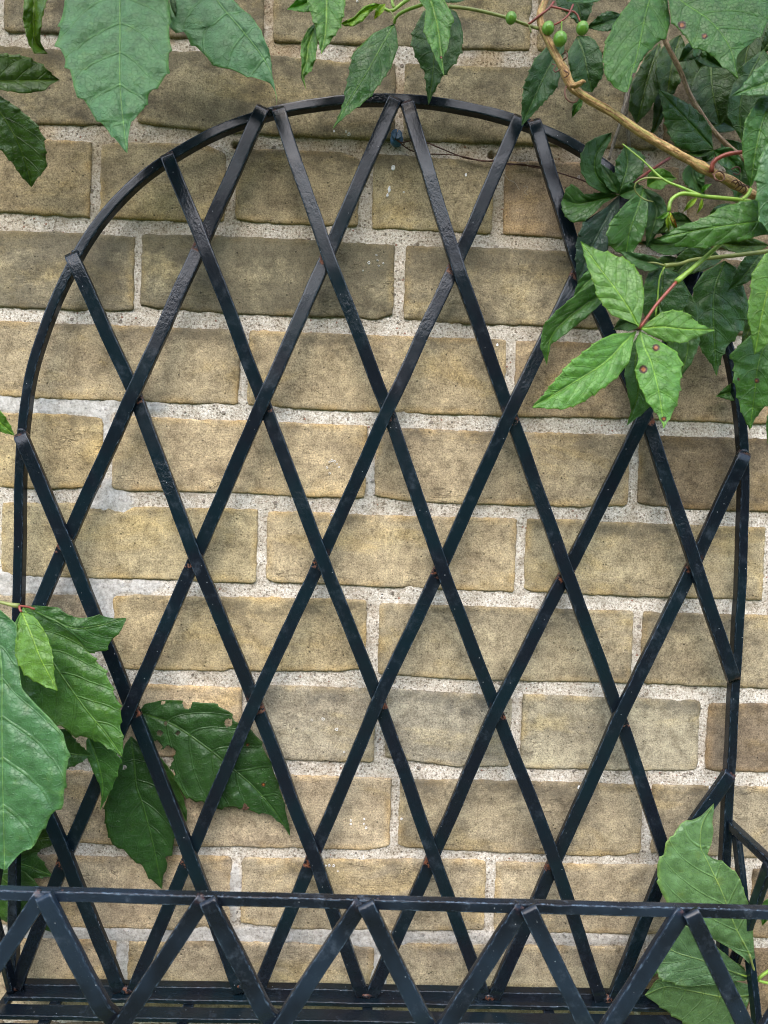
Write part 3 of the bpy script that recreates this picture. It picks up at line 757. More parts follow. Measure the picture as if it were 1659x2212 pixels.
for k, x in enumerate(apx):
    zt = front_z(x)-.0035
    # right-falling bar: over at the top, tucked under at the crossing
    if x > -9:
        a = Vector((x+.0068, -HF-.0076, zt+.0042)); m = Vector((x+pitch/2+.001, -HF-.0026, zt-drop))
        b = m+(m-a)
        end = m+(b-m)*((m.z-floor_z(0))/(m.z-b.z)) if b.z < floor_z(0) else b
        d = (m-a).normalized()
        pts = [a-d*.0030+Vector((0, .0010, 0)), a, m-d*.019+Vector((0, -.0036, 0)), m-d*.011, m+d*.009, m+d*.018+Vector((0, -.003, 0)), end]
        cl = clipped(pts, [.3, 0, 0, .2, .4, 0, 0])
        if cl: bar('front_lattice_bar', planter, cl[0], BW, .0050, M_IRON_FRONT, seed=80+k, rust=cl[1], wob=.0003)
    a = Vector((x+.0012, -HF-.0026, zt+.0026)); m = Vector((x-pitch/2, -HF-.0075, zt-drop))
    d = (m-a).normalized(); b = m+(m-a)
    end = m+(b-m)*((m.z-floor_z(0))/(m.z-b.z)) if b.z < floor_z(0) else b
    pts = [a-d*.003, a+d*.010, m-d*.015, m+d*.015, end]
    cl = clipped(pts, [.5, .15, 0, 0, 0])
    if not cl: continue
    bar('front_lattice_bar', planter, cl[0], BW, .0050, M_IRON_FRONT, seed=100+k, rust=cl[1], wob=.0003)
    bead(planter, Vector((x+.0000, -HF-.0026, zt+.0052)), .0024, k*5.5, .45, .9, 1.0)
    bead(planter, Vector((x+.0140, -HF-.0012, zt+.0046)), .0026, k*4.5+3, .5, .8, 1.0)

for sx, X in (('l', XL), ('r', XR)):
    zr = front_z(X)
    bar('side_rail', planter, [(X, -.020, zr+.001), (X, -HF+.003, zr)], .0068, .0066, M_IRON, seed=130, out=(1 if sx == 'r' else -1, 0, 0))
    s = 1 if sx == 'r' else -1
    zb = floor_z(X)
    o2 = (s, 0, 0)
    bar('side_lattice_bar', planter, [(X+s*.001, -.030, zr-.004), (X+s*.001, -.054, .5*(zr+zb)), (X+s*.001, -.079, zb)], .0085, .0048, seed=140, out=o2)
    bar('side_lattice_bar', planter, [(X-s*.003, -.084, zr), (X-s*.003, -.054, .5*(zr+zb)), (X-s*.003, -.024, zb+.002)], .0085, .0048, seed=143, out=o2)
    bar('side_lattice_bar', planter, [(X+s*.001, -.092, zr-.004), (X+s*.001, -.112, .5*(zr+zb)), (X+s*.001, -.140, zb)], .0085, .0048, seed=146, out=o2)
    bar('side_lattice_bar', planter, [(X-s*.003, -.141, zr), (X-s*.003, -.114, .5*(zr+zb)), (X-s*.003, -.086, zb)], .0085, .0048, seed=149, out=o2)
    bar('floor_frame_side', planter, [(X, -.022, zb-.004), (X, -HF+.003, zb-.004)], .0066, .0066, seed=150, out=o2)
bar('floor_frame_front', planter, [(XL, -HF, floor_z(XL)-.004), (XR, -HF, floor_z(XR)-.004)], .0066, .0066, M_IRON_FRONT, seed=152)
def h_on_floor(px, py, dz=0.0):
    d = RT*((px-CX)/F_PX) + UP*((CY-py)/F_PX) + fw
    k = (floor_z(0)+dz-CAM.z)/d.z
    return -(CAM+d*k).y
HB = [h_on_floor(830, 2160), h_on_floor(830, 2199)]
HB += [HB[1]+(HB[1]-HB[0])*k for k in (1, 2, 3)]
HB = [h for h in HB if h < HF-.006]
for k, h in enumerate(HB):
    bar('floor_bar', planter, [(XL, -h, floor_z(XL)), (XR, -h, floor_z(XR))], .0128, .0036, seed=160+k, out=(0, 0, 1), wob=.0003)
for k, (x, y) in enumerate(((115, 2175), (404, 2180), (794, 2186), (1188, 2190), (1500, 2196))):
    p = at(x, y, HB[0]+.01)
    bar('floor_tie', planter, [(p.x, -.010, floor_z(p.x)-.0038), (p.x, -HF+.004, floor_z(p.x)-.0038)], .0085, .0036, seed=170+k, out=(0, 0, 1), rust=[.4, .2])

# ---------------------------------------------------------------- round stalks
def tube(pts, r0, r1=None, n=10, res=None, seed=0, rough=.0, knots=()):
    """pts are (px, py, h); returns mesh data of a tapering round stalk"""
    P3 = [at(*p) if not isinstance(p, Vector) else p for p in pts]
    L = sum((P3[i+1]-P3[i]).length for i in range(len(P3)-1))
    res = res or max(8, int(L/.0028))
    C = cat_path(P3, res); r1 = r0 if r1 is None else r1
    V = []; UV = []; s = 0; ref = Vector((.3, -.9, .2))
    for i in range(res):
        p = Vector(C[i]); T = Vector(C[min(i+1, res-1)]-C[max(i-1, 0)]).normalized()
        S = T.cross(ref).normalized(); N = S.cross(T)
        if i: s += (p-Vector(C[i-1])).length
        f = i/(res-1); r = r0*(1-f)+r1*f
        for (kf, ka) in knots: r *= 1+ka*math.exp(-((f-kf)*L/.006)**2)
        for j in range(n):
            a = 2*math.pi*j/n
            k = 1+rough*mn.noise(Vector((math.cos(a)*1.5, math.sin(a)*1.5, s*120+seed*7)))
            V.append(p+(S*math.cos(a)+N*math.sin(a))*r*k); UV.append((1000*r0*a+seed*31, s*1000))
    Fc = []
    for i in range(res-1):
        for j in range(n): Fc.append((i*n+j, i*n+(j+1) % n, (i+1)*n+(j+1) % n, (i+1)*n+j))
    Fc.append(tuple(range(n))[::-1]); Fc.append(tuple((res-1)*n+j for j in range(n)))
    return V, Fc, {'uv': UV}

def stalk(name, parent, pts, r0, r1=None, mat=None, label=None, **kw):
    V, Fc, U = tube(pts, r0, r1, **kw)
    o = mesh_obj(name, V, Fc, mat or M_GREEN, parent, uv=U)
    if label: o['label'] = label
    return o

# ---------------------------------------------------------------- leaves
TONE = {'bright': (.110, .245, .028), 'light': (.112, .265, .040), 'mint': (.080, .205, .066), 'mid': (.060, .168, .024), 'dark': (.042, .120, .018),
        'deep': (.040, .098, .009), 'blue': (.048, .128, .028), 'under': (.115, .215, .075), 'lime': (.19, .33, .03), 'yellow': (.050, .115, .004)}  # sky sheen coloured into mint, through-light into yellow, shade into dark and deep

def leaf_xy(t, s, M, L, R):
    return None

def leaf(parent, M, L, R, h0, h1, tone='mid', fold=.006, arch=.004, quilt=.0009, teeth=9, tooth=.085, veins=7, label=None,
         holes=(), spots=(), under=False, seed=0, nt=110, ns=9, wave=.0012, curl=0.0, name='leaflet', side=0.0):
    """a leaflet: midrib, left edge, right edge as picture points from base to tip, laid out at its own distance from the wall"""
    m = cat_path(M, nt)
    def edge(E):
        e = lin_path(E, nt*2)
        # light smoothing
        for _ in range(3): e[1:-1] = (e[:-2]+2*e[1:-1]+e[2:])/4
        # parametrise by matching fraction of length
        d = np.r_[0, np.cumsum(np.linalg.norm(np.diff(e, axis=0), axis=1))]; q = np.linspace(0, d[-1], nt)
        return np.stack([np.interp(q, d, e[:, k]) for k in range(2)], 1)
    l, r = edge(L), edge(R)
    t = np.linspace(0, 1, nt)
    lenpx = np.linalg.norm(np.diff(m, axis=0), axis=1).sum()
    sd = seed*13.7
    quilt = quilt*min(1.0, .25+lenpx/480.0)*.75; veins = veins*min(1.0, .62+lenpx/700.0)
    saw = lambda ph: np.where(ph % 1 < .86, ((ph % 1)/.86)**3.6, ((1-ph % 1)/.14)**1.2)
    for e, sg in ((l, 1.3), (r, 5.1)):
        w = e-m; wn = np.linalg.norm(w, axis=1)[:, None]+1e-6
        amp = tooth*wn.max()*np.clip(np.sin(np.pi*np.clip(t, 0, 1))**.6, 0, 1)*np.clip((t-.22)/.15, 0, 1)
        ph = t*teeth + .35*np.array([mn.noise(Vector((x*3, sg+sd, 0))) for x in t])*2
        e += (w/wn)*(amp*(saw(ph)*1.15-.22))[:, None]*(.6+.8*np.array([abs(mn.noise(Vector((x*5, sg*2+sd, 3)))) for x in t]))[:, None]
        tg = np.gradient(m, axis=0); tg /= (np.linalg.norm(tg, axis=1)[:, None]+1e-9)
        e += tg*(amp*.9*saw(ph))[:, None]*.7
    S = np.linspace(-1, 1, 2*ns+1)
    V = []; vein = []; mid = []; spot = []; rim = []; cm = []; keep = []
    mw = max(np.linalg.norm(l-m, axis=1).max(), np.linalg.norm(r-m, axis=1).max())
    for i in range(nt):
        tt = t[i]
        for s in S:
            a = abs(s); E = l if s < 0 else r
            p = m[i]+(E[i]-m[i])*a
            wloc = np.linalg.norm(E[i]-m[i])/mw
            # secondary veins run towards the tip as they leave the midrib
            ph = (tt-.03 - .17*a*wloc - .16*(a*wloc)**2)*veins*(1.25-.35*tt) + a*.75*mn.noise(Vector((tt*3.1+sd, (2 if s < 0 else 7)+a*.8, 3)))
            f = ph-math.floor(ph); dv = min(f, 1-f)
            dm = a*np.linalg.norm(E[i]-m[i]); md = math.exp(-(dm/2.4)**2)
            dome = math.sin(math.pi*f)**.8
            dome *= min(1, a*6)*(1-a**3*.6)*min(1, (1-tt)*6)*min(1, wloc*2)
            q = Vector((p[0]*.018+sd, p[1]*.018, 0))
            h = h0+(h1-h0)*tt + arch*math.sin(math.pi*tt) + fold*a*wloc*(1-.3*a) + side*s*wloc
            h += -curl*(tt**3)
            h += quilt*dome + wave*a*a*mn.noise(Vector((tt*7+sd, s*1.3, 1)))*2 + .0012*mn.noise(q*1.4)*2*a + .0006*mn.noise(q*4)
            h -= .0006*md*(1 if not under else -1.2)
            w = at(p[0], p[1], max(h, .0015)); V.append(w)
            vein.append(ph); mid.append(dm*(1+1.1*tt)); rim.append(a)
            sp = 0
            for (sx, sy, sr) in spots:
                d = math.hypot(p[0]-sx, p[1]-sy)/sr; sp = max(sp, 1-.45*d*(1+.3*mn.noise(Vector((p[0]*.3, p[1]*.3, 0)))))
            spot.append(max(0, sp)); cm.append((w.x*100+sd, w.z*100))
            keep.append(all(math.hypot(p[0]-hx, p[1]-hy) > hr*(1+.35*mn.noise(Vector((p[0]*.12, p[1]*.12, 5)))) for hx, hy, hr in holes))
    n = 2*ns+1; Fc = []
    for i in range(nt-1):
        for j in range(n-1):
            q = (i*n+j, i*n+j+1, (i+1)*n+j+1, (i+1)*n+j)
            if all(keep[k] for k in q): Fc.append(q)
    # real thickness
    T = Vector((0, .00028, 0)); nv = len(V)
    V2 = V+[v+T for v in V]
    edges = {}
    for f in Fc:
        for a, b in zip(f, f[1:]+f[:1]): edges[(a, b)] = f
    F2 = list(Fc)+[tuple(nv+k for k in f[::-1]) for f in Fc]
    for (a, b) in edges:
        if (b, a) not in edges: F2.append((b, a, a+nv, b+nv))
    c = TONE[tone] if isinstance(tone, str) else tone
    rr = random.Random(seed+17); g = rr.uniform(.9, 1.12)
    o = mesh_obj(name, V2, F2, M_LEAF, parent, attrs={'phase': vein*2, 'dmid': mid*2, 'spot': spot*2, 'rimleaf': rim*2}, uv={'cm': cm*2},
                 color=(c[0]*g*rr.uniform(.93, 1.08), c[1]*g, c[2]*g*rr.uniform(.9, 1.1), 0.0 if under else 1.0))
    if label: o['label'] = label
    return o

def gen(M, wl, wr, peak=.38, n=12):
    """ovate outline about a midrib; widths in picture points"""
    m = cat_path(M, n*2+1); tg = np.gradient(m, axis=0); tg /= np.linalg.norm(tg, axis=1)[:, None]
    nrm = np.stack([tg[:, 1], -tg[:, 0]], 1)
    t = np.linspace(0, 1, len(m))
    pw = np.where(t < peak, np.sin(.5*np.pi*t/peak)**.85, np.cos(.5*np.pi*(t-peak)/(1-peak))**1.15)
    return [tuple(p) for p in m-nrm*(pw*wl)[:, None]], [tuple(p) for p in m+nrm*(pw*wr)[:, None]]

SEED = [100]
def gl(parent, M, w, h0, h1, tone='mid', wr=None, peak=.38, **kw):
    SEED[0] += 1
    L, R = gen(M, w, wr or w, peak)
    return leaf(parent, M, L, R, h0, h1, tone, seed=kw.pop('seed', SEED[0]), **kw)

def tl(parent, M, L, R, h0, h1, tone='mid', **kw):
    SEED[0] += 1
    return leaf(parent, M, [M[0]]+L+[M[-1]], [M[0]]+R+[M[-1]], h0, h1, tone, seed=kw.pop('seed', SEED[0]), **kw)

# --- vine at the top left
v = empty('creeper_vine', at(258, -70, .07))
tag(v, 'creeper hanging into the top left corner with one huge pale green leaf', 'vine')
tl(v, [(258, -70), (259, 60), (259, 180), (266, 260), (275, 331)], [(190, -60), (152, -30), (138, 10), (122, 94), (143, 130), (159, 187), (182, 219), (200, 246), (232, 281)],
   [(320, -60), (360, -30), (366, 20), (367, 104), (363, 156), (349, 177), (323, 200), (312, 234), (284, 260), (276, 300)], .068, .100, 'mint', fold=-.004, arch=.006, quilt=.0032, teeth=10, tooth=.07, veins=6.5, nt=150, ns=14, label='huge pale green leaf with puckered surface')
tl(v, [(440, -70), (469, 0), (520, 62), (565, 120), (590, 170), (598, 228)], [(380, -40), (362, 20), (365, 59), (381, 68), (394, 66), (414, 94), (449, 125), (469, 145), (500, 150), (549, 168), (584, 178), (595, 200)],
   [(480, -50), (504, 0), (520, 16), (547, 39), (566, 70), (584, 117), (589, 168), (597, 205)], .050, .066, 'mint', fold=-.007, quilt=.0030, teeth=9, tooth=.06, veins=6, nt=130, ns=12, label='pale green leaf with long thin drip tip')
tl(v, [(78, -40), (72, 30), (76, 90), (103, 116)], [(60, -30), (52, 0), (49, 42), (60, 91), (73, 115)], [(108, -20), (98, 10), (90, 44), (86, 86), (95, 105)], .06, .05, (.095, .18, .008), fold=.012, label='narrow leaf bent double')  # brighter yellow-green stands in for light glowing through the leaf
tl(v, [(-110, 165), (0, 174), (70, 173), (128, 172)], [(-60, 110), (0, 115), (52, 120), (94, 141), (112, 160)], [(-60, 190), (0, 194), (52, 202), (99, 195), (103, 186)], .06, .045, 'yellow', teeth=11)
tl(v, [(-60, 160), (0, 242), (34, 299), (57, 357), (68, 404)], [(-60, 230), (-15, 300), (10, 335), (26, 351), (45, 380)], [(-20, 180), (0, 207), (34, 229), (78, 266), (96, 299), (101, 362), (82, 382)], .06, .03, 'deep', teeth=11)
gl(v, [(360, -30), (368, 20), (372, 66)], 14, .05, .05, 'deep')
stalk('leaf_stalk', v, [(258, -66, .088), (280, -130, .09), (330, -190, .06)], .0012, .0014, M_OLIVE)
stalk('leaf_stalk', v, [(440, -66, .075), (400, -130, .08), (330, -190, .06)], .0012, .0014, M_OLIVE)
# small tip at the left edge
v = empty('creeper_vine', at(-90, 870, .07))
tag(v, 'single bright green leaf tip at the left edge beside the trellis arch', 'vine')
tl(v, [(-90, 860), (-30, 890), (31, 941)], [(-70, 900), (-30, 930), (0, 933)], [(-50, 840), (-10, 872), (14, 905), (24, 922)], .075, .07, 'bright', teeth=8)
stalk('leaf_stalk', v, [(-90, 860, .075), (-130, 840, .06), (-170, 800, .03)], .0009, .0012, M_OLIVE)

# --- sprig at the top centre
v = empty('creeper_vine', at(860, -20, .07))
tag(v, 'young creeper shoot with crumpled light green leaves above the top of the arch', 'vine')
gl(v, [(700, -14), (660, 6), (620, 20)], 20, .075, .07, 'light', wr=22)
tl(v, [(706, -30), (704, 60), (694, 117)], [(663, -5), (669, 23), (679, 51), (686, 82)], [(747, -5), (743, 31), (735, 59), (716, 86), (702, 105)], .072, .085, 'light', quilt=.0020, teeth=8)
tl(v, [(684, 48), (668, 90), (662, 130), (654, 160), (661, 193)], [(665, 62), (651, 90), (649, 113), (652, 140), (650, 166)], [(686, 64), (686, 94), (681, 130), (673, 152), (657, 165)], .068, .078, 'light', quilt=.002, wave=.003, teeth=7)
tl(v, [(823, 10), (785, 24), (760, 45), (737, 51)], [(800, 26), (785, 44), (765, 56), (745, 57)], [(808, 6), (785, 14), (765, 36), (745, 45)], .08, .08, 'lime', quilt=.0018, wave=.003, teeth=5)
gl(v, [(832, 8), (820, 22), (808, 42)], 8, .085, .085, 'lime', quilt=.0018)
tl(v, [(852, 51), (821, 105), (790, 160), (747, 230), (718, 279)], [(832, 60), (806, 72), (785, 92), (763, 113), (755, 145), (754, 158), (745, 195), (744, 215), (733, 246)],
   [(857, 70), (860, 102), (845, 145), (827, 172), (798, 211), (774, 230), (747, 250)], .048, .062, 'mid', fold=-.004, teeth=11, nt=140, ns=12, label='long drooping dark green leaf crossing the arch')
tl(v, [(960, 12), (942, 78), (935, 156), (926, 226)], [(915, 23), (890, 70), (888, 94), (901, 129), (917, 156), (921, 195)], [(985, 25), (995, 47), (1001, 78), (997, 113), (981, 139), (954, 168), (934, 207)], .05, .045, 'blue', teeth=10)
tl(v, [(925, -20), (945, 55), (952, 109), (960, 165)], [(905, 0), (920, 20), (915, 66), (927, 94), (943, 129)], [(960, 0), (981, 39), (972, 66), (970, 94), (957, 125), (958, 148)], .074, .088, 'light', quilt=.0020, teeth=8, spots=((953, 124, 3),))
gl(v, [(1030, -25), (985, -8), (940, 2)], 14, .06, .06, 'blue')
stalk('leaf_stalk', v, [(852, 51, .065), (856, 36, .068), (878, 22, .072), (915, 8, .075), (940, -12, .078)], .0011, .0013)
stalk('leaf_stalk', v, [(822, 14, .08), (845, 24, .08), (868, 8, .08), (900, -14, .08)], .0010, .0014)
stalk('leaf_stalk', v, [(852, 18, .08), (847, 5, .08), (850, -15, .08)], .0010)
stalk('tendril', v, [(843, 24, .082), (850, 34, .083), (846, 41, .083)], .0005, .0003, M_OLIVE)
stalk('stem', v, [(970, 14, .08), (1020, 20, .08), (1091, 37, .08), (1138, 54, .082), (1164, 62, .085)], .0012, .0011, M_OLIVE)

# --- the big vine at the upper right
v = empty('creeper_vine', at(1617, 415, .08))
tag(v, 'woody creeper filling the upper right corner with a thick golden brown stem and green berries', 'vine')
stalk('woody_stem', v, [(1196, -60, .075), (1178, 0, .08), (1166, 42, .085), (1184, 88, .085), (1216, 147, .085), (1234, 186, .085), (1261, 208, .085), (1324, 245, .085), (1384, 286, .085), (1446, 322, .085), (1499, 352, .083), (1548, 378, .08), (1596, 402, .075), (1640, 430, .07), (1720, 480, .06)],
      .0024, .0032, M_STEM, rough=.22, n=16, knots=((.29, .35), (.70, .22), (.78, .3)), res=170)
stalk('woody_stem', v, [(1418, 20, .06), (1436, 84, .055), (1471, 157, .05), (1492, 209, .047), (1523, 258, .044), (1548, 290, .042), (1579, 320, .04), (1640, 370, .035)], .0018, .0017, M_TWIG, rough=.18, n=12)
stalk('old_twig', v, [(1362, 150, .012), (1356, 200, .012), (1348, 244, .012), (1337, 276, .010), (1324, 314, .009), (1316, 345, .008)], .0026, .0010, M_OLD, rough=.3, n=12, knots=((.48, .5),))
stalk('old_twig', v, [(1352, 250, .011), (1356, 282, .009), (1359, 318, .007)], .0019, .0012, M_OLD, rough=.3)
# node scales and dry tendrils
stalk('tendril', v, [(1234, 186, .090), (1246, 182, .093), (1262, 174, .092), (1258, 180, .090), (1240, 190, .091)], .0016, .0010, M_STEM)
stalk('tendril', v, [(1226, 182, .083), (1220, 196, .089), (1224, 215, .090), (1240, 222, .088), (1248, 216, .085)], .0007, .0005, M_TENDRIL)
for pts in (((1216, 130, .09), (1226, 122, .093), (1222, 112, .092), (1214, 118, .088)), ((1210, 150, .09), (1198, 156, .092), (1196, 148, .091), (1202, 142, .088), (1192, 138, .088)),
            ((1218, 152, .09), (1228, 158, .092), (1226, 164, .09), (1218, 168, .09)), ((1538, 372, .085), (1546, 386, .088), (1556, 392, .087), (1566, 384, .086), (1560, 372, .086), (1548, 370, .087), (1542, 382, .088), (1548, 392, .088)),
            ((1580, 366, .08), (1592, 360, .082), (1600, 368, .08), (1594, 378, .08), (1584, 374, .081)), ((1596, 402, .081), (1606, 398, .083), (1612, 410, .082), (1602, 418, .078)), ((1588, 398, .081), (1598, 392, .084), (1604, 404, .083), (1596, 412, .078)),
            ((1580, 394, .082), (1590, 388, .084), (1597, 400, .083), (1588, 408, .078)), ((1604, 404, .081), (1614, 400, .083), (1620, 412, .081), (1610, 422, .076))):
    stalk('tendril', v, list(pts), .00055, .0004, M_TENDRIL, n=7)
stalk('leaf_stalk', v, [(1537, 372, .085), (1540, 352, .088), (1553, 341, .09), (1572, 333, .092), (1600, 329, .095), (1650, 325, .1)], .0017, .0012, M_RED, label='dark red leaf stalk')
# berries with their stalks
stalk('berry_stalk', v, [(1138, 54, .084), (1145, 50, .086), (1165, 34, .088), (1186, 18, .088), (1196, 4, .087)], .0008, .0008, M_RED)
stalk('berry_stalk', v, [(1190, 14, .088), (1208, 18, .09), (1230, 24, .09), (1244, 27, .09), (1250, 40, .09), (1256, 52, .09)], .0008, .0006, M_RED)
stalk('berry_stalk', v, [(1238, 10, .09), (1228, 32, .091), (1212, 46, .091), (1192, 56, .09)], .0007, .0006, M_RED)
stalk('berry_stalk', v, [(1213, 46, .091), (1213, 62, .09), (1212, 76, .09)], .0006, .0006, M_GREEN)
stalk('berry_stalk', v, [(1104, 39, .083), (1122, 47, .084), (1142, 54, .085), (1147, 70, .085)], .0007, .0006, M_OLIVE)
def berry(px, py, h, r):
    c = at(px, py, h); V = []; Fc = []; n, m = 20, 12
    for i in range(m+1):
        th = math.pi*i/m
        for j in range(n):
            a = 2*math.pi*j/n; k = 1+.03*mn.noise(Vector((math.cos(a)*1.5, math.sin(a)*1.5, th*1.3+px)))
            if th < .25: k *= .93
            V.append(c+Vector((math.sin(th)*math.cos(a), math.sin(th)*math.sin(a), math.cos(th)*1.04))*r*k)
    for i in range(m):
        for j in range(n): Fc.append((i*n+j, i*n+(j+1) % n, (i+1)*n+(j+1) % n, (i+1)*n+j))
    mesh_obj('berry', V, Fc, M_BERRY, v)
for b in ((1104, 39, .083, .0040), (1184, 61, .088, .0044), (1210, 84, .092, .0048), (1258, 61, .090, .0044)): berry(*b)

tl(v, [(1220, 90), (1185, 147), (1152, 216), (1127, 272)], [(1181, 101), (1153, 129), (1131, 185), (1127, 225)], [(1218, 120), (1209, 168), (1202, 192), (1167, 230)], .05, .045, 'blue', teeth=11)
tl(v, [(1247, 77), (1262, 120), (1270, 160), (1279, 199)], [(1225, 115), (1234, 168), (1262, 196)], [(1272, 78), (1286, 87), (1300, 115), (1305, 157), (1289, 185)], .035, .035, 'blue', teeth=9)
gl(v, [(1258, 212), (1245, 232), (1236, 254)], 9, .03, .03, 'mid')
gl(v, [(1215, -50), (1248, 10), (1258, 62)], 40, .03, .03, 'blue')
gl(v, [(1348, 36), (1310, 48), (1266, 60)], 22, .03, .03, 'blue', wr=20)
gl(v, [(1330, -35), (1280, -10), (1222, 2)], 16, .08, .08, 'mint')
tl(v, [(1420, -60), (1405, -7), (1394, 35), (1377, 115), (1364, 160), (1355, 199)], [(1390, -40), (1363, 0), (1331, 42), (1307, 91), (1303, 115), (1305, 157), (1326, 188), (1345, 198)],
   [(1440, -30), (1443, 10), (1448, 52), (1439, 80), (1415, 96), (1391, 122), (1373, 154), (1360, 188)], .082, .104, 'mid', fold=-.004, quilt=.0018, teeth=8, tooth=.06, nt=140, ns=13, spots=((1372, 164, 6),), label='large smooth green leaf with an orange spot on its edge')
tl(v, [(1430, -50), (1470, 0), (1534, 45), (1575, 100), (1595, 171)], [(1442, -20), (1446, 10), (1450, 49), (1474, 70), (1495, 101), (1534, 115), (1558, 140), (1580, 158)],
   [(1520, -70), (1620, -50), (1668, 0), (1662, 42), (1645, 70), (1624, 94), (1600, 105), (1592, 122), (1590, 145)], .088, .112, 'mid', fold=-.004, quilt=.0016, teeth=8, tooth=.07, nt=150, ns=14, spots=((1473, 54, 8), (1522, 78, 6)), label='broad green leaf with two orange spots')
# leaves close to the wall, most with shade put into the tone
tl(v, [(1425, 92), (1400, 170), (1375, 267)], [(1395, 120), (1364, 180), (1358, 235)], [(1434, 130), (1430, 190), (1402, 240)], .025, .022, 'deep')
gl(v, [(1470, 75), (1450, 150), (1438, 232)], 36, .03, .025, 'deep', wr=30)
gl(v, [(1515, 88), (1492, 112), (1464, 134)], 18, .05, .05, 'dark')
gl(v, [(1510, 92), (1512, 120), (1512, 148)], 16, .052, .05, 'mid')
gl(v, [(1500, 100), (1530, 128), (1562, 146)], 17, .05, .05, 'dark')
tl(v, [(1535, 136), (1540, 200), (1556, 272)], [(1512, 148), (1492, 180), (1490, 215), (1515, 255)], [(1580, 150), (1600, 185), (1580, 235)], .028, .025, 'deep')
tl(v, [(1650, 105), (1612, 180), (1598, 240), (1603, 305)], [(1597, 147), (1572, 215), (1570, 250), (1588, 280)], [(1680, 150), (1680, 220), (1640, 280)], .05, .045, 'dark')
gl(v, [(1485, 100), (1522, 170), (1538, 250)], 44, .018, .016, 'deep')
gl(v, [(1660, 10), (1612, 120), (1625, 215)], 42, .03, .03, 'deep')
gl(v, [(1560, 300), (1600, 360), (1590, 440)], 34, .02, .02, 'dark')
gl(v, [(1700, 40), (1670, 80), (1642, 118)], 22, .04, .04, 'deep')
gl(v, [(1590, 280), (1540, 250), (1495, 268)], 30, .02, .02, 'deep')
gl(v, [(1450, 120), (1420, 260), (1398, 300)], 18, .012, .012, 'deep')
tl(v, [(1541, 321), (1513, 290), (1474, 248), (1422, 193)], [(1520, 328), (1492, 328), (1460, 316), (1446, 293), (1436, 265), (1431, 228)], [(1539, 307), (1537, 279), (1523, 255), (1492, 227), (1460, 209), (1440, 199)], .05, .06, 'dark', fold=-.003, teeth=12, quilt=.0013, nt=130, ns=12)
tl(v, [(1730, 160), (1659, 178), (1582, 206)], [(1720, 205), (1659, 205), (1612, 205)], [(1720, 100), (1659, 129), (1630, 154), (1618, 168), (1600, 190)], .115, .11, 'mint', teeth=6)
tl(v, [(1690, 190), (1652, 250), (1632, 330), (1621, 405)], [(1640, 210), (1612, 255), (1605, 285), (1603, 320), (1610, 366)], [(1710, 240), (1690, 300), (1656, 340), (1635, 380)], .105, .10, 'mid', teeth=8, label='long out of focus leaf hanging at the right edge')
tl(v, [(1730, 270), (1700, 400), (1668, 512)], [(1680, 280), (1650, 320), (1640, 345), (1633, 384), (1636, 430), (1640, 475)], [(1760, 340), (1740, 450), (1700, 500)], .125, .12, 'mint', teeth=7)
tl(v, [(1720, 462), (1640, 478), (1534, 492), (1470, 505), (1418, 516)], [(1690, 505), (1640, 508), (1617, 518), (1569, 524), (1523, 537), (1464, 533)], [(1690, 425), (1624, 431), (1569, 443), (1520, 471), (1467, 489)], .115, .11, 'mid', fold=-.005, teeth=9, quilt=.0012, nt=140, ns=12, label='long pointed green leaf reaching left at mid height')
# green shoot
stalk('shoot', v, [(1690, 450, .10), (1603, 433, .10), (1560, 428, .10), (1520, 424, .10), (1480, 418, .10), (1462, 422, .10), (1448, 435, .10), (1445, 456, .10)], .0015, .0013, M_GREEN)
stalk('shoot', v, [(1516, 424, .10), (1478, 407, .098), (1432, 387, .095), (1390, 348, .092), (1345, 311, .09)], .0011, .0004, M_GREEN)
stalk('tendril', v, [(1432, 387, .095), (1408, 384, .093), (1387, 387, .09), (1373, 396, .088), (1371, 410, .085), (1380, 422, .083), (1392, 431, .083), (1411, 436, .083)], .0008, .0004, M_OLIVE)
stalk('tendril', v, [(1374, 397, .088), (1386, 393, .087), (1398, 388, .087)], .0004, .0003, M_TENDRIL)
gl(v, [(1445, 458), (1432, 468), (1418, 471)], 5, .10, .10, 'light')
gl(v, [(1448, 458), (1452, 480), (1466, 503)], 4, .10, .10, 'lime')
gl(v, [(1444, 460), (1442, 480), (1446, 504)], 4, .10, .10, 'lime')
gl(v, [(1448, 462), (1458, 482), (1464, 496)], 3, .101, .10, (.25, .12, .03))
gl(v, [(1516, 416), (1524, 404), (1538, 397)], 5, .10, .10, 'light')
gl(v, [(1506, 427), (1492, 440), (1476, 458)], 6, .10, .10, 'lime')
gl(v, [(1517, 428), (1514, 446), (1505, 462)], 4, .10, .10, 'lime')
stalk('leaf_stalk', v, [(1603, 433, .10), (1616, 420, .10), (1622, 408, .10)], .0016, .0012, M_GREEN)
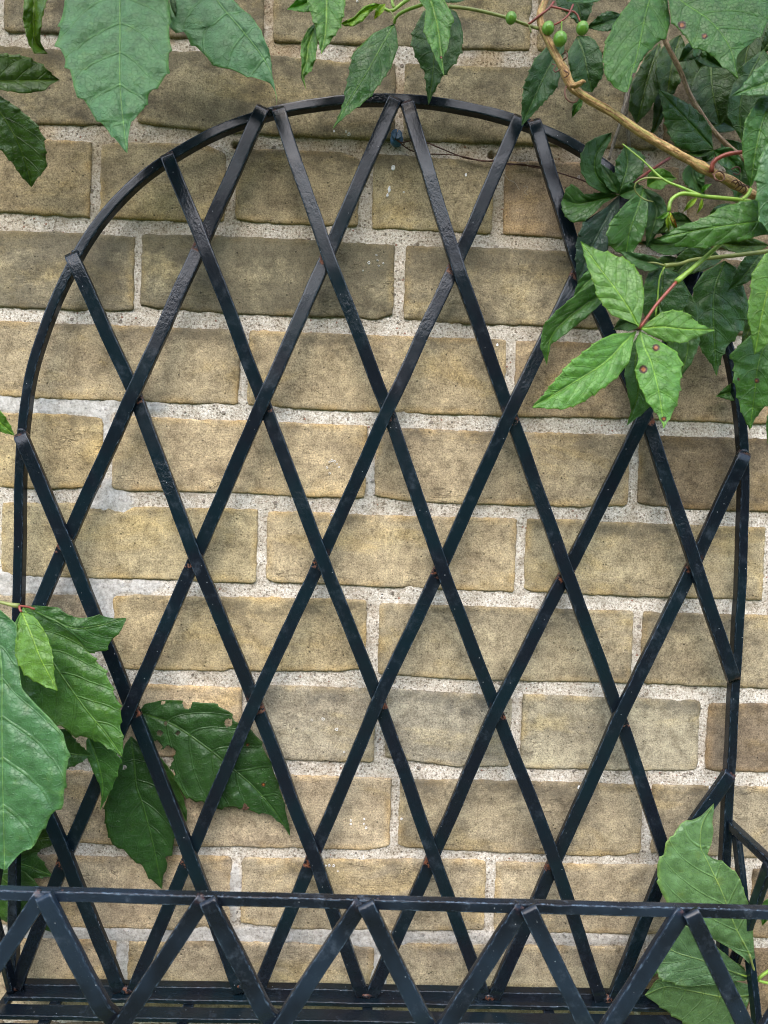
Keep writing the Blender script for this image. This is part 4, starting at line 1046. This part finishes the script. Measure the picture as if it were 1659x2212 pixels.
# five-part leaf in the middle, near the wall
stalk('leaf_stalk', v, [(1338, 420, .04), (1362, 400, .038), (1400, 372, .035), (1446, 342, .03)], .0009, .0013, M_RED)
tl(v, [(1338, 419), (1305, 398), (1286, 370), (1289, 330), (1322, 286)], [(1300, 416), (1272, 400), (1254, 370), (1254, 335), (1268, 307), (1296, 293)], [(1318, 398), (1300, 368), (1298, 347), (1307, 325), (1318, 305)], .04, .05, 'dark', fold=.005, teeth=9)
tl(v, [(1338, 419), (1348, 385), (1356, 352), (1350, 313)], [(1329, 395), (1328, 365), (1331, 345), (1344, 325)], [(1359, 401), (1388, 375), (1394, 338), (1372, 322)], .041, .035, 'blue', teeth=9)
gl(v, [(1338, 419), (1318, 386), (1296, 352)], 15, .042, .04, 'blue')
tl(v, [(1338, 421), (1290, 432), (1245, 440), (1216, 428)], [(1303, 440), (1285, 460), (1262, 479), (1232, 479), (1217, 460), (1212, 440)], [(1300, 415), (1262, 420), (1250, 406), (1236, 398), (1224, 405)], .04, .03, 'dark', quilt=.0018, teeth=8, label='notched glossy dark leaflet')
tl(v, [(1338, 421), (1312, 470), (1280, 530), (1260, 580), (1247, 612)], [(1310, 447), (1261, 478), (1246, 516), (1243, 560)], [(1338, 450), (1325, 500), (1305, 560), (1275, 600)], .037, .03, (.020, .056, .026), teeth=9)
tl(v, [(1390, 408), (1378, 450), (1360, 500), (1352, 552)], [(1350, 440), (1321, 475), (1310, 502), (1316, 530), (1335, 545)], [(1401, 440), (1398, 482), (1387, 516), (1366, 545)], .055, .05, 'mid', teeth=9)
gl(v, [(1385, 405), (1418, 450), (1408, 500), (1396, 535)], 26, .04, .035, 'blue', wr=22)
gl(v, [(1338, 421), (1362, 412), (1392, 402)], 18, .045, .045, 'blue')
gl(v, [(1398, 402), (1428, 384), (1462, 386)], 24, .05, .05, 'bright', teeth=7, wr=22)
gl(v, [(1492, 520), (1440, 530), (1384, 523)], 22, .03, .03, 'dark')
gl(v, [(1495, 480), (1452, 482), (1418, 506)], 22, .035, .035, 'deep')
gl(v, [(1495, 350), (1500, 385), (1522, 420)], 24, .04, .04, 'dark', quilt=.002)
gl(v, [(1542, 325), (1578, 345), (1606, 378)], 22, .05, .05, 'dark', quilt=.002)
gl(v, [(1541, 324), (1512, 332), (1480, 330)], 8, .05, .05, 'deep')
gl(v, [(1541, 322), (1525, 342), (1512, 352)], 11, .045, .045, 'dark', quilt=.002)
gl(v, [(1580, 440), (1560, 460), (1520, 500)], 20, .05, .04, 'deep')
gl(v, [(1660, 530), (1600, 530), (1530, 520)], 18, .06, .06, 'yellow')
gl(v, [(1560, 560), (1500, 560), (1440, 610)], 30, .035, .03, 'deep')
gl(v, [(1470, 560), (1430, 580), (1395, 640)], 22, .03, .03, 'deep')

# --- front compound leaf, lower on the right
stalk('leaf_stalk', v, [(1380, 710, .10), (1398, 686, .10), (1418, 658, .10), (1461, 609, .10)], .0011, .0012, M_RED)
stalk('leaf_stalk', v, [(1461, 609, .10), (1505, 572, .10), (1551, 531, .10), (1600, 480, .10)], .0016, .0017, M_GREEN, knots=((0.0, .3),))
stalk('leaf_stalk', v, [(1436, 574, .075), (1470, 570, .075), (1499, 561, .075), (1586, 552, .075), (1680, 540, .075)], .0013, .0017, M_OLIVE, knots=((0.0, .4),))
stalk('leaf_stalk', v, [(1436, 576, .075), (1425, 600, .073), (1421, 640, .07), (1416, 682, .068)], .0006, .0006, M_GREEN)
stalk('leaf_stalk', v, [(1436, 574, .075), (1415, 568, .073), (1392, 567, .07)], .0008, .0007, M_OLIVE)
gl(v, [(1436, 573), (1392, 564), (1338, 543)], 15, .07, .065, 'blue', wr=20)
tl(v, [(1432, 578), (1428, 640), (1412, 700)], [(1400, 590), (1386, 630), (1390, 680)], [(1465, 590), (1490, 640), (1470, 690)], .065, .06, 'blue', label=None)
tl(v, [(1436, 580), (1480, 680), (1486, 750), (1470, 815)], [(1420, 650), (1432, 720), (1452, 780)], [(1475, 605), (1506, 660), (1512, 740), (1494, 785)], .06, .055, 'blue')
gl(v, [(1380, 705), (1352, 698), (1324, 712)], 16, .06, .06, 'blue', wr=18)
tl(v, [(1384, 716), (1372, 790), (1378, 850), (1354, 919)], [(1355, 760), (1349, 807), (1356, 849), (1364, 885)], [(1400, 770), (1420, 830), (1407, 877), (1380, 900)], .07, .06, 'mid', teeth=8)
tl(v, [(1335, 612), (1270, 655), (1222, 692), (1190, 730), (1181, 788)], [(1289, 608), (1247, 633), (1199, 674), (1174, 702), (1167, 748)], [(1310, 645), (1268, 685), (1220, 723), (1190, 744)], .07, .055, 'mid', fold=.006, teeth=9, nt=130)
gl(v, [(1330, 570), (1268, 610), (1236, 650)], 20, .05, .05, 'mid')
tl(v, [(1380, 707), (1359, 667), (1331, 626), (1296, 580), (1254, 521)], [(1377, 702), (1352, 692), (1321, 681), (1291, 643), (1282, 608), (1268, 573)], [(1387, 680), (1392, 643), (1389, 608), (1380, 587), (1359, 563), (1324, 549), (1286, 538)], .106, .084, 'light', fold=-.004, teeth=9, quilt=.0017, nt=130, ns=12)
tl(v, [(1376, 714), (1350, 738), (1307, 783), (1230, 832), (1148, 881)], [(1366, 718), (1324, 721), (1289, 737), (1227, 786), (1202, 818), (1178, 845)], [(1370, 728), (1359, 783), (1331, 818), (1289, 849), (1258, 870), (1220, 884)], .098, .112, 'light', fold=.005, teeth=11, quilt=.0016, nt=140, ns=12, spots=((1170, 849, 5), (1146, 879, 4)))
tl(v, [(1382, 714), (1392, 750), (1408, 786), (1424, 852), (1434, 926)], [(1373, 744), (1380, 776), (1371, 800), (1380, 831), (1401, 873), (1419, 894), (1429, 912)], [(1400, 724), (1432, 741), (1460, 758), (1474, 783), (1471, 818), (1467, 856), (1457, 884), (1446, 905)], .098, .116, 'light', fold=-.004, teeth=10, quilt=.0017, nt=140, ns=12, spots=((1390, 798, 8), (1417, 751, 7), (1434, 905, 5)), label='light green leaflet with an orange brown spot')
tl(v, [(1384, 710), (1430, 706), (1481, 711), (1544, 713)], [(1401, 695), (1429, 674), (1457, 669), (1485, 676), (1509, 699)], [(1402, 723), (1436, 737), (1474, 741), (1506, 730)], .10, .10, 'light', fold=-.003, teeth=9, nt=150, ns=11)
tl(v, [(1565, 563), (1544, 626), (1541, 695), (1548, 812)], [(1520, 587), (1499, 619), (1495, 660), (1507, 709), (1509, 744), (1523, 769), (1537, 786)], [(1590, 577), (1603, 608), (1617, 653), (1611, 702), (1588, 730), (1569, 751), (1562, 765)], .05, .045, 'dark', fold=-.003, teeth=10, quilt=.0014, nt=140, ns=13)
tl(v, [(1690, 530), (1655, 640), (1630, 766)], [(1652, 549), (1624, 591), (1621, 633), (1614, 681), (1622, 716)], [(1730, 600), (1700, 690), (1655, 745)], .12, .115, 'light', teeth=8)
tl(v, [(1672, 700), (1640, 780), (1630, 850), (1620, 929)], [(1630, 716), (1576, 765), (1586, 786), (1584, 818), (1593, 856), (1603, 894)], [(1720, 760), (1700, 820), (1665, 865), (1635, 898)], .09, .08, 'mid', teeth=9, nt=130, ns=12, spots=((1635, 822, 5), (1595, 819, 3)), label='dark green leaf with small purple spots at the right edge')
gl(v, [(1650, 540), (1612, 590), (1572, 628)], 24, .06, .055, 'dark', wr=20)
gl(v, [(1625, 840), (1585, 846), (1546, 856)], 20, .012, .012, 'mid', wr=22)
gl(v, [(1690, 850), (1668, 910), (1658, 958)], 14, .05, .05, 'mid')
gl(v, [(1640, 610), (1630, 680), (1600, 755)], 20, .04, .04, 'deep')

# --- lower left vine
v = empty('creeper_vine', at(41, 1309, .08))
tag(v, 'creeper at the lower left with huge leaves in front of and behind the trellis', 'vine')
stalk('stem', v, [(-40, 1296, .08), (0, 1301, .08), (22, 1306, .08), (41, 1309, .08)], .0012, .0012, M_OLIVE, knots=((1.0, .6),))
stalk('leaf_stalk', v, [(41, 1309, .08), (43, 1316, .082), (46, 1322, .083)], .0008, .0008, M_RED)
stalk('leaf_stalk', v, [(41, 1309, .08), (60, 1311, .076), (75, 1316, .074)], .0008, .0008, M_RED)
tl(v, [(49, 1309), (114, 1338), (156, 1357), (212, 1352), (273, 1335)], [(81, 1330), (130, 1353), (156, 1368), (192, 1411), (228, 1406), (241, 1382), (262, 1362)], [(75, 1308), (124, 1312), (150, 1330), (179, 1336), (215, 1328), (241, 1336)], .065, .055, 'dark', fold=-.004, quilt=.0018, teeth=8, nt=140, ns=12)
tl(v, [(50, 1311), (114, 1430), (182, 1528), (228, 1584), (264, 1635)], [(30, 1349), (20, 1437), (42, 1500), (91, 1541), (156, 1587), (202, 1597), (241, 1620)], [(81, 1318), (114, 1336), (156, 1364), (186, 1401), (228, 1450), (247, 1499), (262, 1535), (260, 1571), (267, 1600)], .052, .070, 'mid', fold=-.005, quilt=.0019, teeth=12, nt=130, ns=14, label='large mid green leaf above the pale one')
tl(v, [(-20, 1310), (2, 1430), (4, 1560), (6, 1700), (10, 1880)], [(-80, 1360), (-130, 1450), (-160, 1600), (-120, 1750), (-40, 1850)], [(0, 1317), (36, 1349), (40, 1437), (48, 1489), (98, 1541), (138, 1584), (143, 1616), (150, 1641), (142, 1675), (137, 1737), (111, 1760), (98, 1782), (76, 1823), (42, 1846)], .082, .115, 'mint', fold=-.004, arch=.004, quilt=.0038, teeth=11, tooth=.06, nt=140, ns=16, label='huge pale green leaf cut by the left edge')
tl(v, [(46, 1320), (68, 1372), (88, 1424), (124, 1492)], [(36, 1356), (31, 1415), (52, 1457), (81, 1475), (99, 1484)], [(70, 1330), (81, 1340), (101, 1372), (112, 1405), (116, 1441), (117, 1463)], .082, .098, 'bright', fold=-.003, teeth=9, nt=150, ns=10, label='small bright green leaflet lying over the large leaves')
gl(v, [(80, 1590), (140, 1625), (200, 1632)], 40, .045, .04, 'dark', wr=45)
tl(v, [(192, 1590), (212, 1650), (222, 1700), (216, 1751)], [(186, 1600), (187, 1633), (199, 1662), (216, 1698), (219, 1724)], [(235, 1610), (262, 1640), (251, 1681), (234, 1717)], .036, .035, 'mid', teeth=8)
tl(v, [(283, 1590), (290, 1650), (295, 1700), (309, 1740), (333, 1834), (350, 1921)], [(270, 1607), (255, 1650), (241, 1691), (225, 1743), (228, 1785), (242, 1825), (260, 1829), (281, 1852), (305, 1868), (323, 1897)],
   [(305, 1610), (338, 1660), (365, 1710), (378, 1760), (376, 1821), (370, 1847), (357, 1852), (362, 1868), (352, 1894)], .010, .009, (.027, .088, .015), fold=.001, arch=.003, quilt=.0022, teeth=10, tooth=.06, nt=150, ns=14, wave=.0006, holes=((269, 1658, 3),), label='dark leaf pressed against the bricks, hanging straight down')
tl(v, [(300, 1590), (352, 1680), (403, 1775)], [(320, 1660), (360, 1730), (385, 1765)], [(350, 1640), (372, 1668), (396, 1724), (404, 1755)], .006, .006, 'dark', fold=.001, quilt=.0007, wave=.0005, arch=.001)
tl(v, [(300, 1538), (375, 1566), (449, 1617), (492, 1652), (547, 1699), (594, 1754), (627, 1807)], [(312, 1554), (322, 1590), (360, 1645), (378, 1690), (395, 1715), (422, 1734), (437, 1728), (469, 1746), (508, 1742), (545, 1752), (586, 1761), (613, 1785)],
   [(312, 1521), (352, 1512), (391, 1513), (422, 1517), (461, 1519), (492, 1535), (508, 1558), (539, 1570), (562, 1601), (586, 1652), (609, 1719), (624, 1781)], .009, .012, (.025, .082, .014), fold=.002, arch=.003, quilt=.0026, teeth=11, tooth=.06, nt=180, ns=22, wave=.0008,
   holes=((352, 1517, 3), (404, 1520, 9), (494, 1562, 6), (358, 1563, 3), (345, 1583, 5), (384, 1584, 2.2), (352, 1640, 20), (337, 1612, 11), (368, 1673, 7), (365, 1626, 12), (346, 1665, 18)), spots=((535, 1609, 4), (569, 1695, 4)), label='large dark leaf with chewed holes pressed against the bricks')
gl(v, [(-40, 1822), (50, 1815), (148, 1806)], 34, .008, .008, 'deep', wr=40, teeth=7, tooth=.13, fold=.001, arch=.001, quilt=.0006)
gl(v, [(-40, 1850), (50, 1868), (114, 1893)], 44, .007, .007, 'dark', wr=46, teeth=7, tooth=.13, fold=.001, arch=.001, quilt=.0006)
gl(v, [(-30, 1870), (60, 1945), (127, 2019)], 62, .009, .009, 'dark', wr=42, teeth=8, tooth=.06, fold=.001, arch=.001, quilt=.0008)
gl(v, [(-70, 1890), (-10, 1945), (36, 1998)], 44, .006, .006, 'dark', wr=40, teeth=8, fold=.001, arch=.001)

# --- lower right sprig, leaves seen from below
v = empty('creeper_vine', at(1636, 2117, .06))
tag(v, 'creeper sprig at the lower right showing pale leaf undersides behind the front rail', 'vine')
tl(v, [(1634, 2115), (1619, 2062), (1589, 2003), (1559, 1926), (1526, 1856), (1513, 1825), (1518, 1778), (1542, 1736)],
   [(1626, 2090), (1604, 2067), (1569, 2044), (1539, 2028), (1500, 1990), (1443, 1956), (1428, 1927), (1419, 1891), (1420, 1868), (1432, 1851), (1438, 1820), (1450, 1813), (1458, 1796), (1470, 1780), (1503, 1768), (1515, 1762), (1530, 1748)],
   [(1633, 2092), (1629, 2055), (1626, 2000), (1619, 1954), (1609, 1932), (1600, 1900), (1590, 1885), (1560, 1861), (1539, 1854), (1527, 1846), (1537, 1824), (1541, 1800), (1539, 1775), (1542, 1752)],
   .062, .05, 'under', under=True, fold=.003, quilt=.0012, teeth=9, tooth=.05, nt=150, ns=16, label='large pale leaf underside curling up at the tip')
tl(v, [(1629, 2115), (1584, 2100), (1518, 2075), (1456, 2055), (1420, 2022)], [(1590, 2119), (1549, 2129), (1476, 2134), (1423, 2115), (1413, 2060)], [(1590, 2080), (1540, 2038), (1490, 2000), (1440, 1996), (1424, 2008)], .056, .048, 'under', under=True, fold=.003, teeth=9, tooth=.06, nt=150, ns=14)
tl(v, [(1622, 2150), (1564, 2154), (1493, 2141), (1440, 2132), (1393, 2150)], [(1600, 2215), (1560, 2245), (1500, 2222), (1464, 2202), (1430, 2177)], [(1622, 2128), (1560, 2112), (1480, 2112), (1420, 2116)], .050, .042, 'under', under=True, fold=.002, teeth=9, tooth=.06, nt=150, ns=14)
gl(v, [(1425, 2070), (1390, 2102), (1356, 2124)], 18, .035, .035, 'mid', wr=20)
gl(v, [(1620, 2110), (1600, 2105), (1560, 2070)], 16, .045, .045, 'mid')
gl(v, [(1690, 1945), (1662, 1962), (1646, 2000)], 18, .05, .05, 'mid')
stalk('leaf_stalk', v, [(1634, 2113, .062), (1627, 2090, .064), (1619, 2062, .066)], .0010, .0008, M_OLIVE)
stalk('leaf_stalk', v, [(1636, 2117, .06), (1615, 2110, .058), (1590, 2102, .056)], .0008, .0006, M_GREEN)
stalk('leaf_stalk', v, [(1636, 2117, .06), (1650, 2104, .06), (1690, 2080, .06)], .0012, .0012, M_GREEN)
stalk('leaf_stalk', v, [(1636, 2117, .06), (1655, 2123, .06), (1690, 2126, .06)], .0011, .0011, M_GREEN)
stalk('leaf_stalk', v, [(1636, 2117, .06), (1632, 2138, .058), (1618, 2166, .05), (1600, 2215, .04)], .0010, .0010, M_TWIG)

# ---------------------------------------------------------------- unseen vine canopy above and right of the picture, thickened to shade the wall
v = [o for o in bpy.data.objects if o.get('category') == 'vine' and 'woody' in o.get('label', '')][0]
srcs = [o for o in bpy.data.objects if o.parent == v and o.name.startswith('leaflet') and len(o.data.vertices) > 3000][:6]
protos = []
for o in srcs:
    co = np.empty(len(o.data.vertices)*3, dtype=np.float32); o.data.vertices.foreach_get('co', co); co = co.reshape(-1, 3)
    protos.append((o, Vector(co.mean(axis=0))))
rr = random.Random(21)
def outside(p, m):
    px, py = to_px(p); k = m/(CAM_D+p.y)
    return py < -k or px > 1659+k or px < -k
def twig_tube(pts, r0, r1, name, mat):
    V, Fc, U = tube([Vector(p) for p in pts], r0, r1, n=7, res=max(5, len(pts)*3)); return mesh_obj(name, V, Fc, mat, v, uv=U)
n = 0
for k in range(26):
    right = k >= 21
    if right:
        x0 = .50; z0 = CAM_Z+rr.uniform(.05, .6); path = [Vector((x0, -.01, z0)), Vector((x0+.02, -.10, z0+.03)), Vector((x0-.02, -.20, z0+.0)), Vector((x0-.03, -.30, z0-.06))]
    else:
        x0 = -.62+1.22*(k+.5)/21+rr.uniform(-.03, .03); z0 = CAM_Z+rr.uniform(.62, .76); L = rr.uniform(.25, .5)
        dx = rr.uniform(-.12, .12)
        path = [Vector((x0, -.005, z0)), Vector((x0+dx*.3, -L*.35, z0+.05)), Vector((x0+dx*.7, -L*.7, z0+.0)), Vector((x0+dx, -L, z0-.10-.1*rr.random()))]
    C = [Vector(c) for c in cat_path(path, 24)]
    C = [c for c in C if outside(c, 30)]
    if len(C) < 4: continue
    twig_tube(C, .0022, .0010, 'woody_stem', M_TWIG)
    for q in range(12 if not right else 9):
        c0 = C[min(len(C)-1, int(rr.random()**.8*len(C)))]
        c1 = c0+Vector((rr.uniform(-.06, .06), rr.uniform(-.03, .03), rr.uniform(-.05, .03)))
        for lf in range(rr.choice((1, 2))):
            src, c = protos[n % len(protos)]
            sc_ = rr.uniform(1.1, 1.8)
            rot = Matrix.Rotation(rr.uniform(-1.2, 1.2), 4, 'Y') @ Matrix.Rotation(rr.uniform(-.9, .3), 4, 'X') @ Matrix.Rotation(rr.uniform(-.6, .6), 4, 'Z')
            base = Vector(src.data.vertices[9].co)-c           # leaf base, relative to its middle
            mid = c1-(rot @ base)*sc_
            if mid.y > -.012 or not outside(mid, 66*sc_*.75): continue
            o = src.copy(); COL.objects.link(o); o.parent = v
            if 'label' in o: del o['label']
            g = rr.uniform(.7, 1.2); o.color = (.045*g, .118*g, .018*g, 1)
            o.matrix_parent_inverse = Matrix.Translation(-Vector(v.location))
            o.matrix_basis = Matrix.Translation(mid) @ rot @ Matrix.Scale(sc_, 4) @ Matrix.Translation(-c)
            if lf == 0: twig_tube([c0, (c0+c1)/2+Vector((0, 0, .006)), c1], .0010, .0008, 'leaf_stalk', M_OLIVE)
            n += 1
# stems just outside the picture that carry the leaves seen at its edges
byname = lambda key: [o for o in bpy.data.objects if o.get('category') == 'vine' and key in o.get('label', '')][0]
stalk('woody_stem', byname('huge pale green'), [(-60, -520, .01), (80, -330, .04), (330, -190, .06), (520, -170, .05), (700, -300, .02)], .0022, .0018, M_TWIG, rough=.15)
stalk('leaf_stalk', byname('huge pale green'), [(78, -38, .06), (120, -120, .05), (200, -235, .05)], .0010, .0012, M_OLIVE)
stalk('leaf_stalk', byname('huge pale green'), [(-108, 165, .06), (-130, 0, .05), (-20, -260, .03)], .0010, .0012, M_OLIVE)
stalk('leaf_stalk', byname('huge pale green'), [(-60, 162, .06), (-110, 100, .05), (-128, 0, .05)], .0010, .0010, M_OLIVE)
stalk('woody_stem', byname('crumpled light green'), [(852, -15, .08), (870, -80, .08), (930, -70, .08), (960, -160, .06), (940, -330, .01)], .0016, .0022, M_TWIG, rough=.15)
stalk('woody_stem', byname('at the lower left'), [(-230, 300, .004), (-215, 800, .025), (-190, 1100, .05), (-150, 1290, .075), (-40, 1296, .08)], .0024, .0013, M_TWIG, rough=.15)
stalk('woody_stem', byname('at the left edge'), [(-168, 800, .03), (-200, 650, .02), (-225, 420, .006)], .0012, .0016, M_OLIVE)
stalk('leaf_stalk', byname('at the lower left'), [(-20, 1310, .082), (-60, 1296, .08), (-110, 1294, .078)], .0012, .0012, M_OLIVE)
stalk('woody_stem', byname('leaf undersides'), [(1690, 2126, .06), (1760, 2100, .06), (1850, 1990, .04), (1900, 1700, .02), (1920, 1200, .004)], .0014, .0022, M_TWIG, rough=.15)
stalk('woody_stem', v, [(1720, 480, .06), (1800, 540, .05), (1880, 700, .03), (1900, 1000, .006)], .0032, .0034, M_STEM, rough=.2, n=12)

# ---------------------------------------------------------------- screw, wire and crumbs
sc = empty('wall_screw', at(857, 292, 0))
tag(sc, 'blue slotted screw with collar in the mortar under the top of the arch', 'screw')
def disc(parent, name, c, r, y0, y1, mat, slot=False, dome=.0006, n=28):
    """turned disc standing off the wall between depth y0 and y1, optionally with a real slot"""
    V = []; Fc = []
    prof = [(r*.96, y0), (r, y0+.15*(y1-y0)), (r, y0+.8*(y1-y0)), (r*.9, y1), (r*.5, y1+dome)]
    for (rad, h) in prof:
        for j in range(n):
            a = 2*math.pi*j/n; V.append((c.x+rad*math.cos(a), -h, c.z+rad*math.sin(a)))
    for i in range(len(prof)-1):
        for j in range(n): Fc.append((i*n+j, i*n+(j+1) % n, (i+1)*n+(j+1) % n, (i+1)*n+j))
    b = (len(prof)-1)*n; V.append((c.x, -(y1+dome*1.15), c.z)); k = len(V)-1
    for j in range(n): Fc.append((b+j, b+(j+1) % n, k))
    return mesh_obj(name, V, Fc, mat, parent)
c1 = at(857, 299, .004); disc(sc, 'collar', c1, .0052, -.001, .0042, M_SCREW)
c2 = at(857, 289, .0085); disc(sc, 'shank', c2, .0030, .002, .0062, M_SCREW)
# head in two halves with the slot between them
for s in (-1, 1):
    V = []; Fc = []; n = 14; R_ = .0041; gap = .00045; tilt = math.radians(78)
    for (rad, h) in ((1.0, .0060), (1.0, .0080), (.88, .0088)):
        for j in range(n+1):
            a = math.pi*j/n
            x = math.cos(a)*R_*rad; z = math.sin(a)*R_*rad
            z = max(z, 0)*1.0 + gap
            xx, zz = x, s*z
            V.append((c2.x+xx*math.cos(tilt)-zz*math.sin(tilt), -h, c2.z+xx*math.sin(tilt)+zz*math.cos(tilt)))
    for l in range(2):
        for j in range(n+1):
            Fc.append((l*(n+1)+j, l*(n+1)+(j+1) % (n+1), (l+1)*(n+1)+(j+1) % (n+1), (l+1)*(n+1)+j))
    Fc.append(tuple(2*(n+1)+j for j in range(n+1)))
    mesh_obj('screw_head', V, Fc, M_SCREW, sc, smooth=False)
w = empty('tie_wire', at(870, 315, .003))
tag(w, 'thin rusty twisted wire running right from the blue screw under the arch', 'wire')
stalk('wire_strand', w, [(850, 296, .008), (866, 308, .006), (885, 304, .005), (913, 305, .005), (970, 328, .004), (1009, 342, .004), (1063, 349, .006), (1102, 354, .006), (1169, 361, .006), (1213, 375, .007), (1262, 391, .009), (1330, 420, .012)], .00055, .0005, M_WIRE, n=7, rough=.5)
stalk('wire_strand', w, [(860, 300, .007), (868, 312, .005), (891, 326, .004), (919, 332, .004), (970, 334, .004), (1009, 340, .005), (1040, 348, .006), (1075, 347, .0065), (1100, 356, .007), (1130, 354, .0065), (1150, 361, .0065), (1190, 366, .0075)], .0005, .0004, M_WIRE, n=7, rough=.5)
t = empty('root_threads', at(1120, 400, .001))
tag(t, 'pale curly dry root threads on the brick right of the arch top', 'root')
stalk('thread', t, [(1091, 378, .0020), (1098, 388, .0022), (1112, 394, .0025), (1118, 404, .002), (1122, 410, .002)], .00022, .00018, M_WEB, n=5)
stalk('thread', t, [(1130, 404, .002), (1138, 401, .003), (1140, 408, .003), (1132, 414, .002), (1140, 421, .002)], .0002, .00016, M_WEB, n=5)
stalk('thread', t, [(1138, 368, .006), (1141, 350, .005), (1140, 342, .003)], .00018, .00018, M_WEB, n=5)
cr = empty('dead_leaf_crumb', at(529, 1738, .013))
tag(cr, 'tiny curled brown scrap resting on the chewed dark leaf', 'debris')
def crumb(px, py, rx, rz, h, seed):
    c = at(px, py, h); V = []; Fc = []; n, m = 9, 6
    for i in range(m+1):
        th = math.pi*i/m
        for j in range(n):
            a = 2*math.pi*j/n; d = Vector((math.sin(th)*math.cos(a)*rx, math.sin(th)*math.sin(a)*rx*.6, math.cos(th)*rz))
            k = 1+.9*mn.noise(d*900+Vector((seed, 0, 0))); V.append(c+d*k)
    for i in range(m):
        for j in range(n): Fc.append((i*n+j, i*n+(j+1) % n, (i+1)*n+(j+1) % n, (i+1)*n+j))
    mesh_obj('scrap', V, Fc, M_DEAD, cr, smooth=False)
crumb(529, 1741, .0022, .0034, .014, 1); crumb(525, 1728, .0010, .0020, .014, 5); crumb(535, 1745, .0014, .0012, .0145, 9)
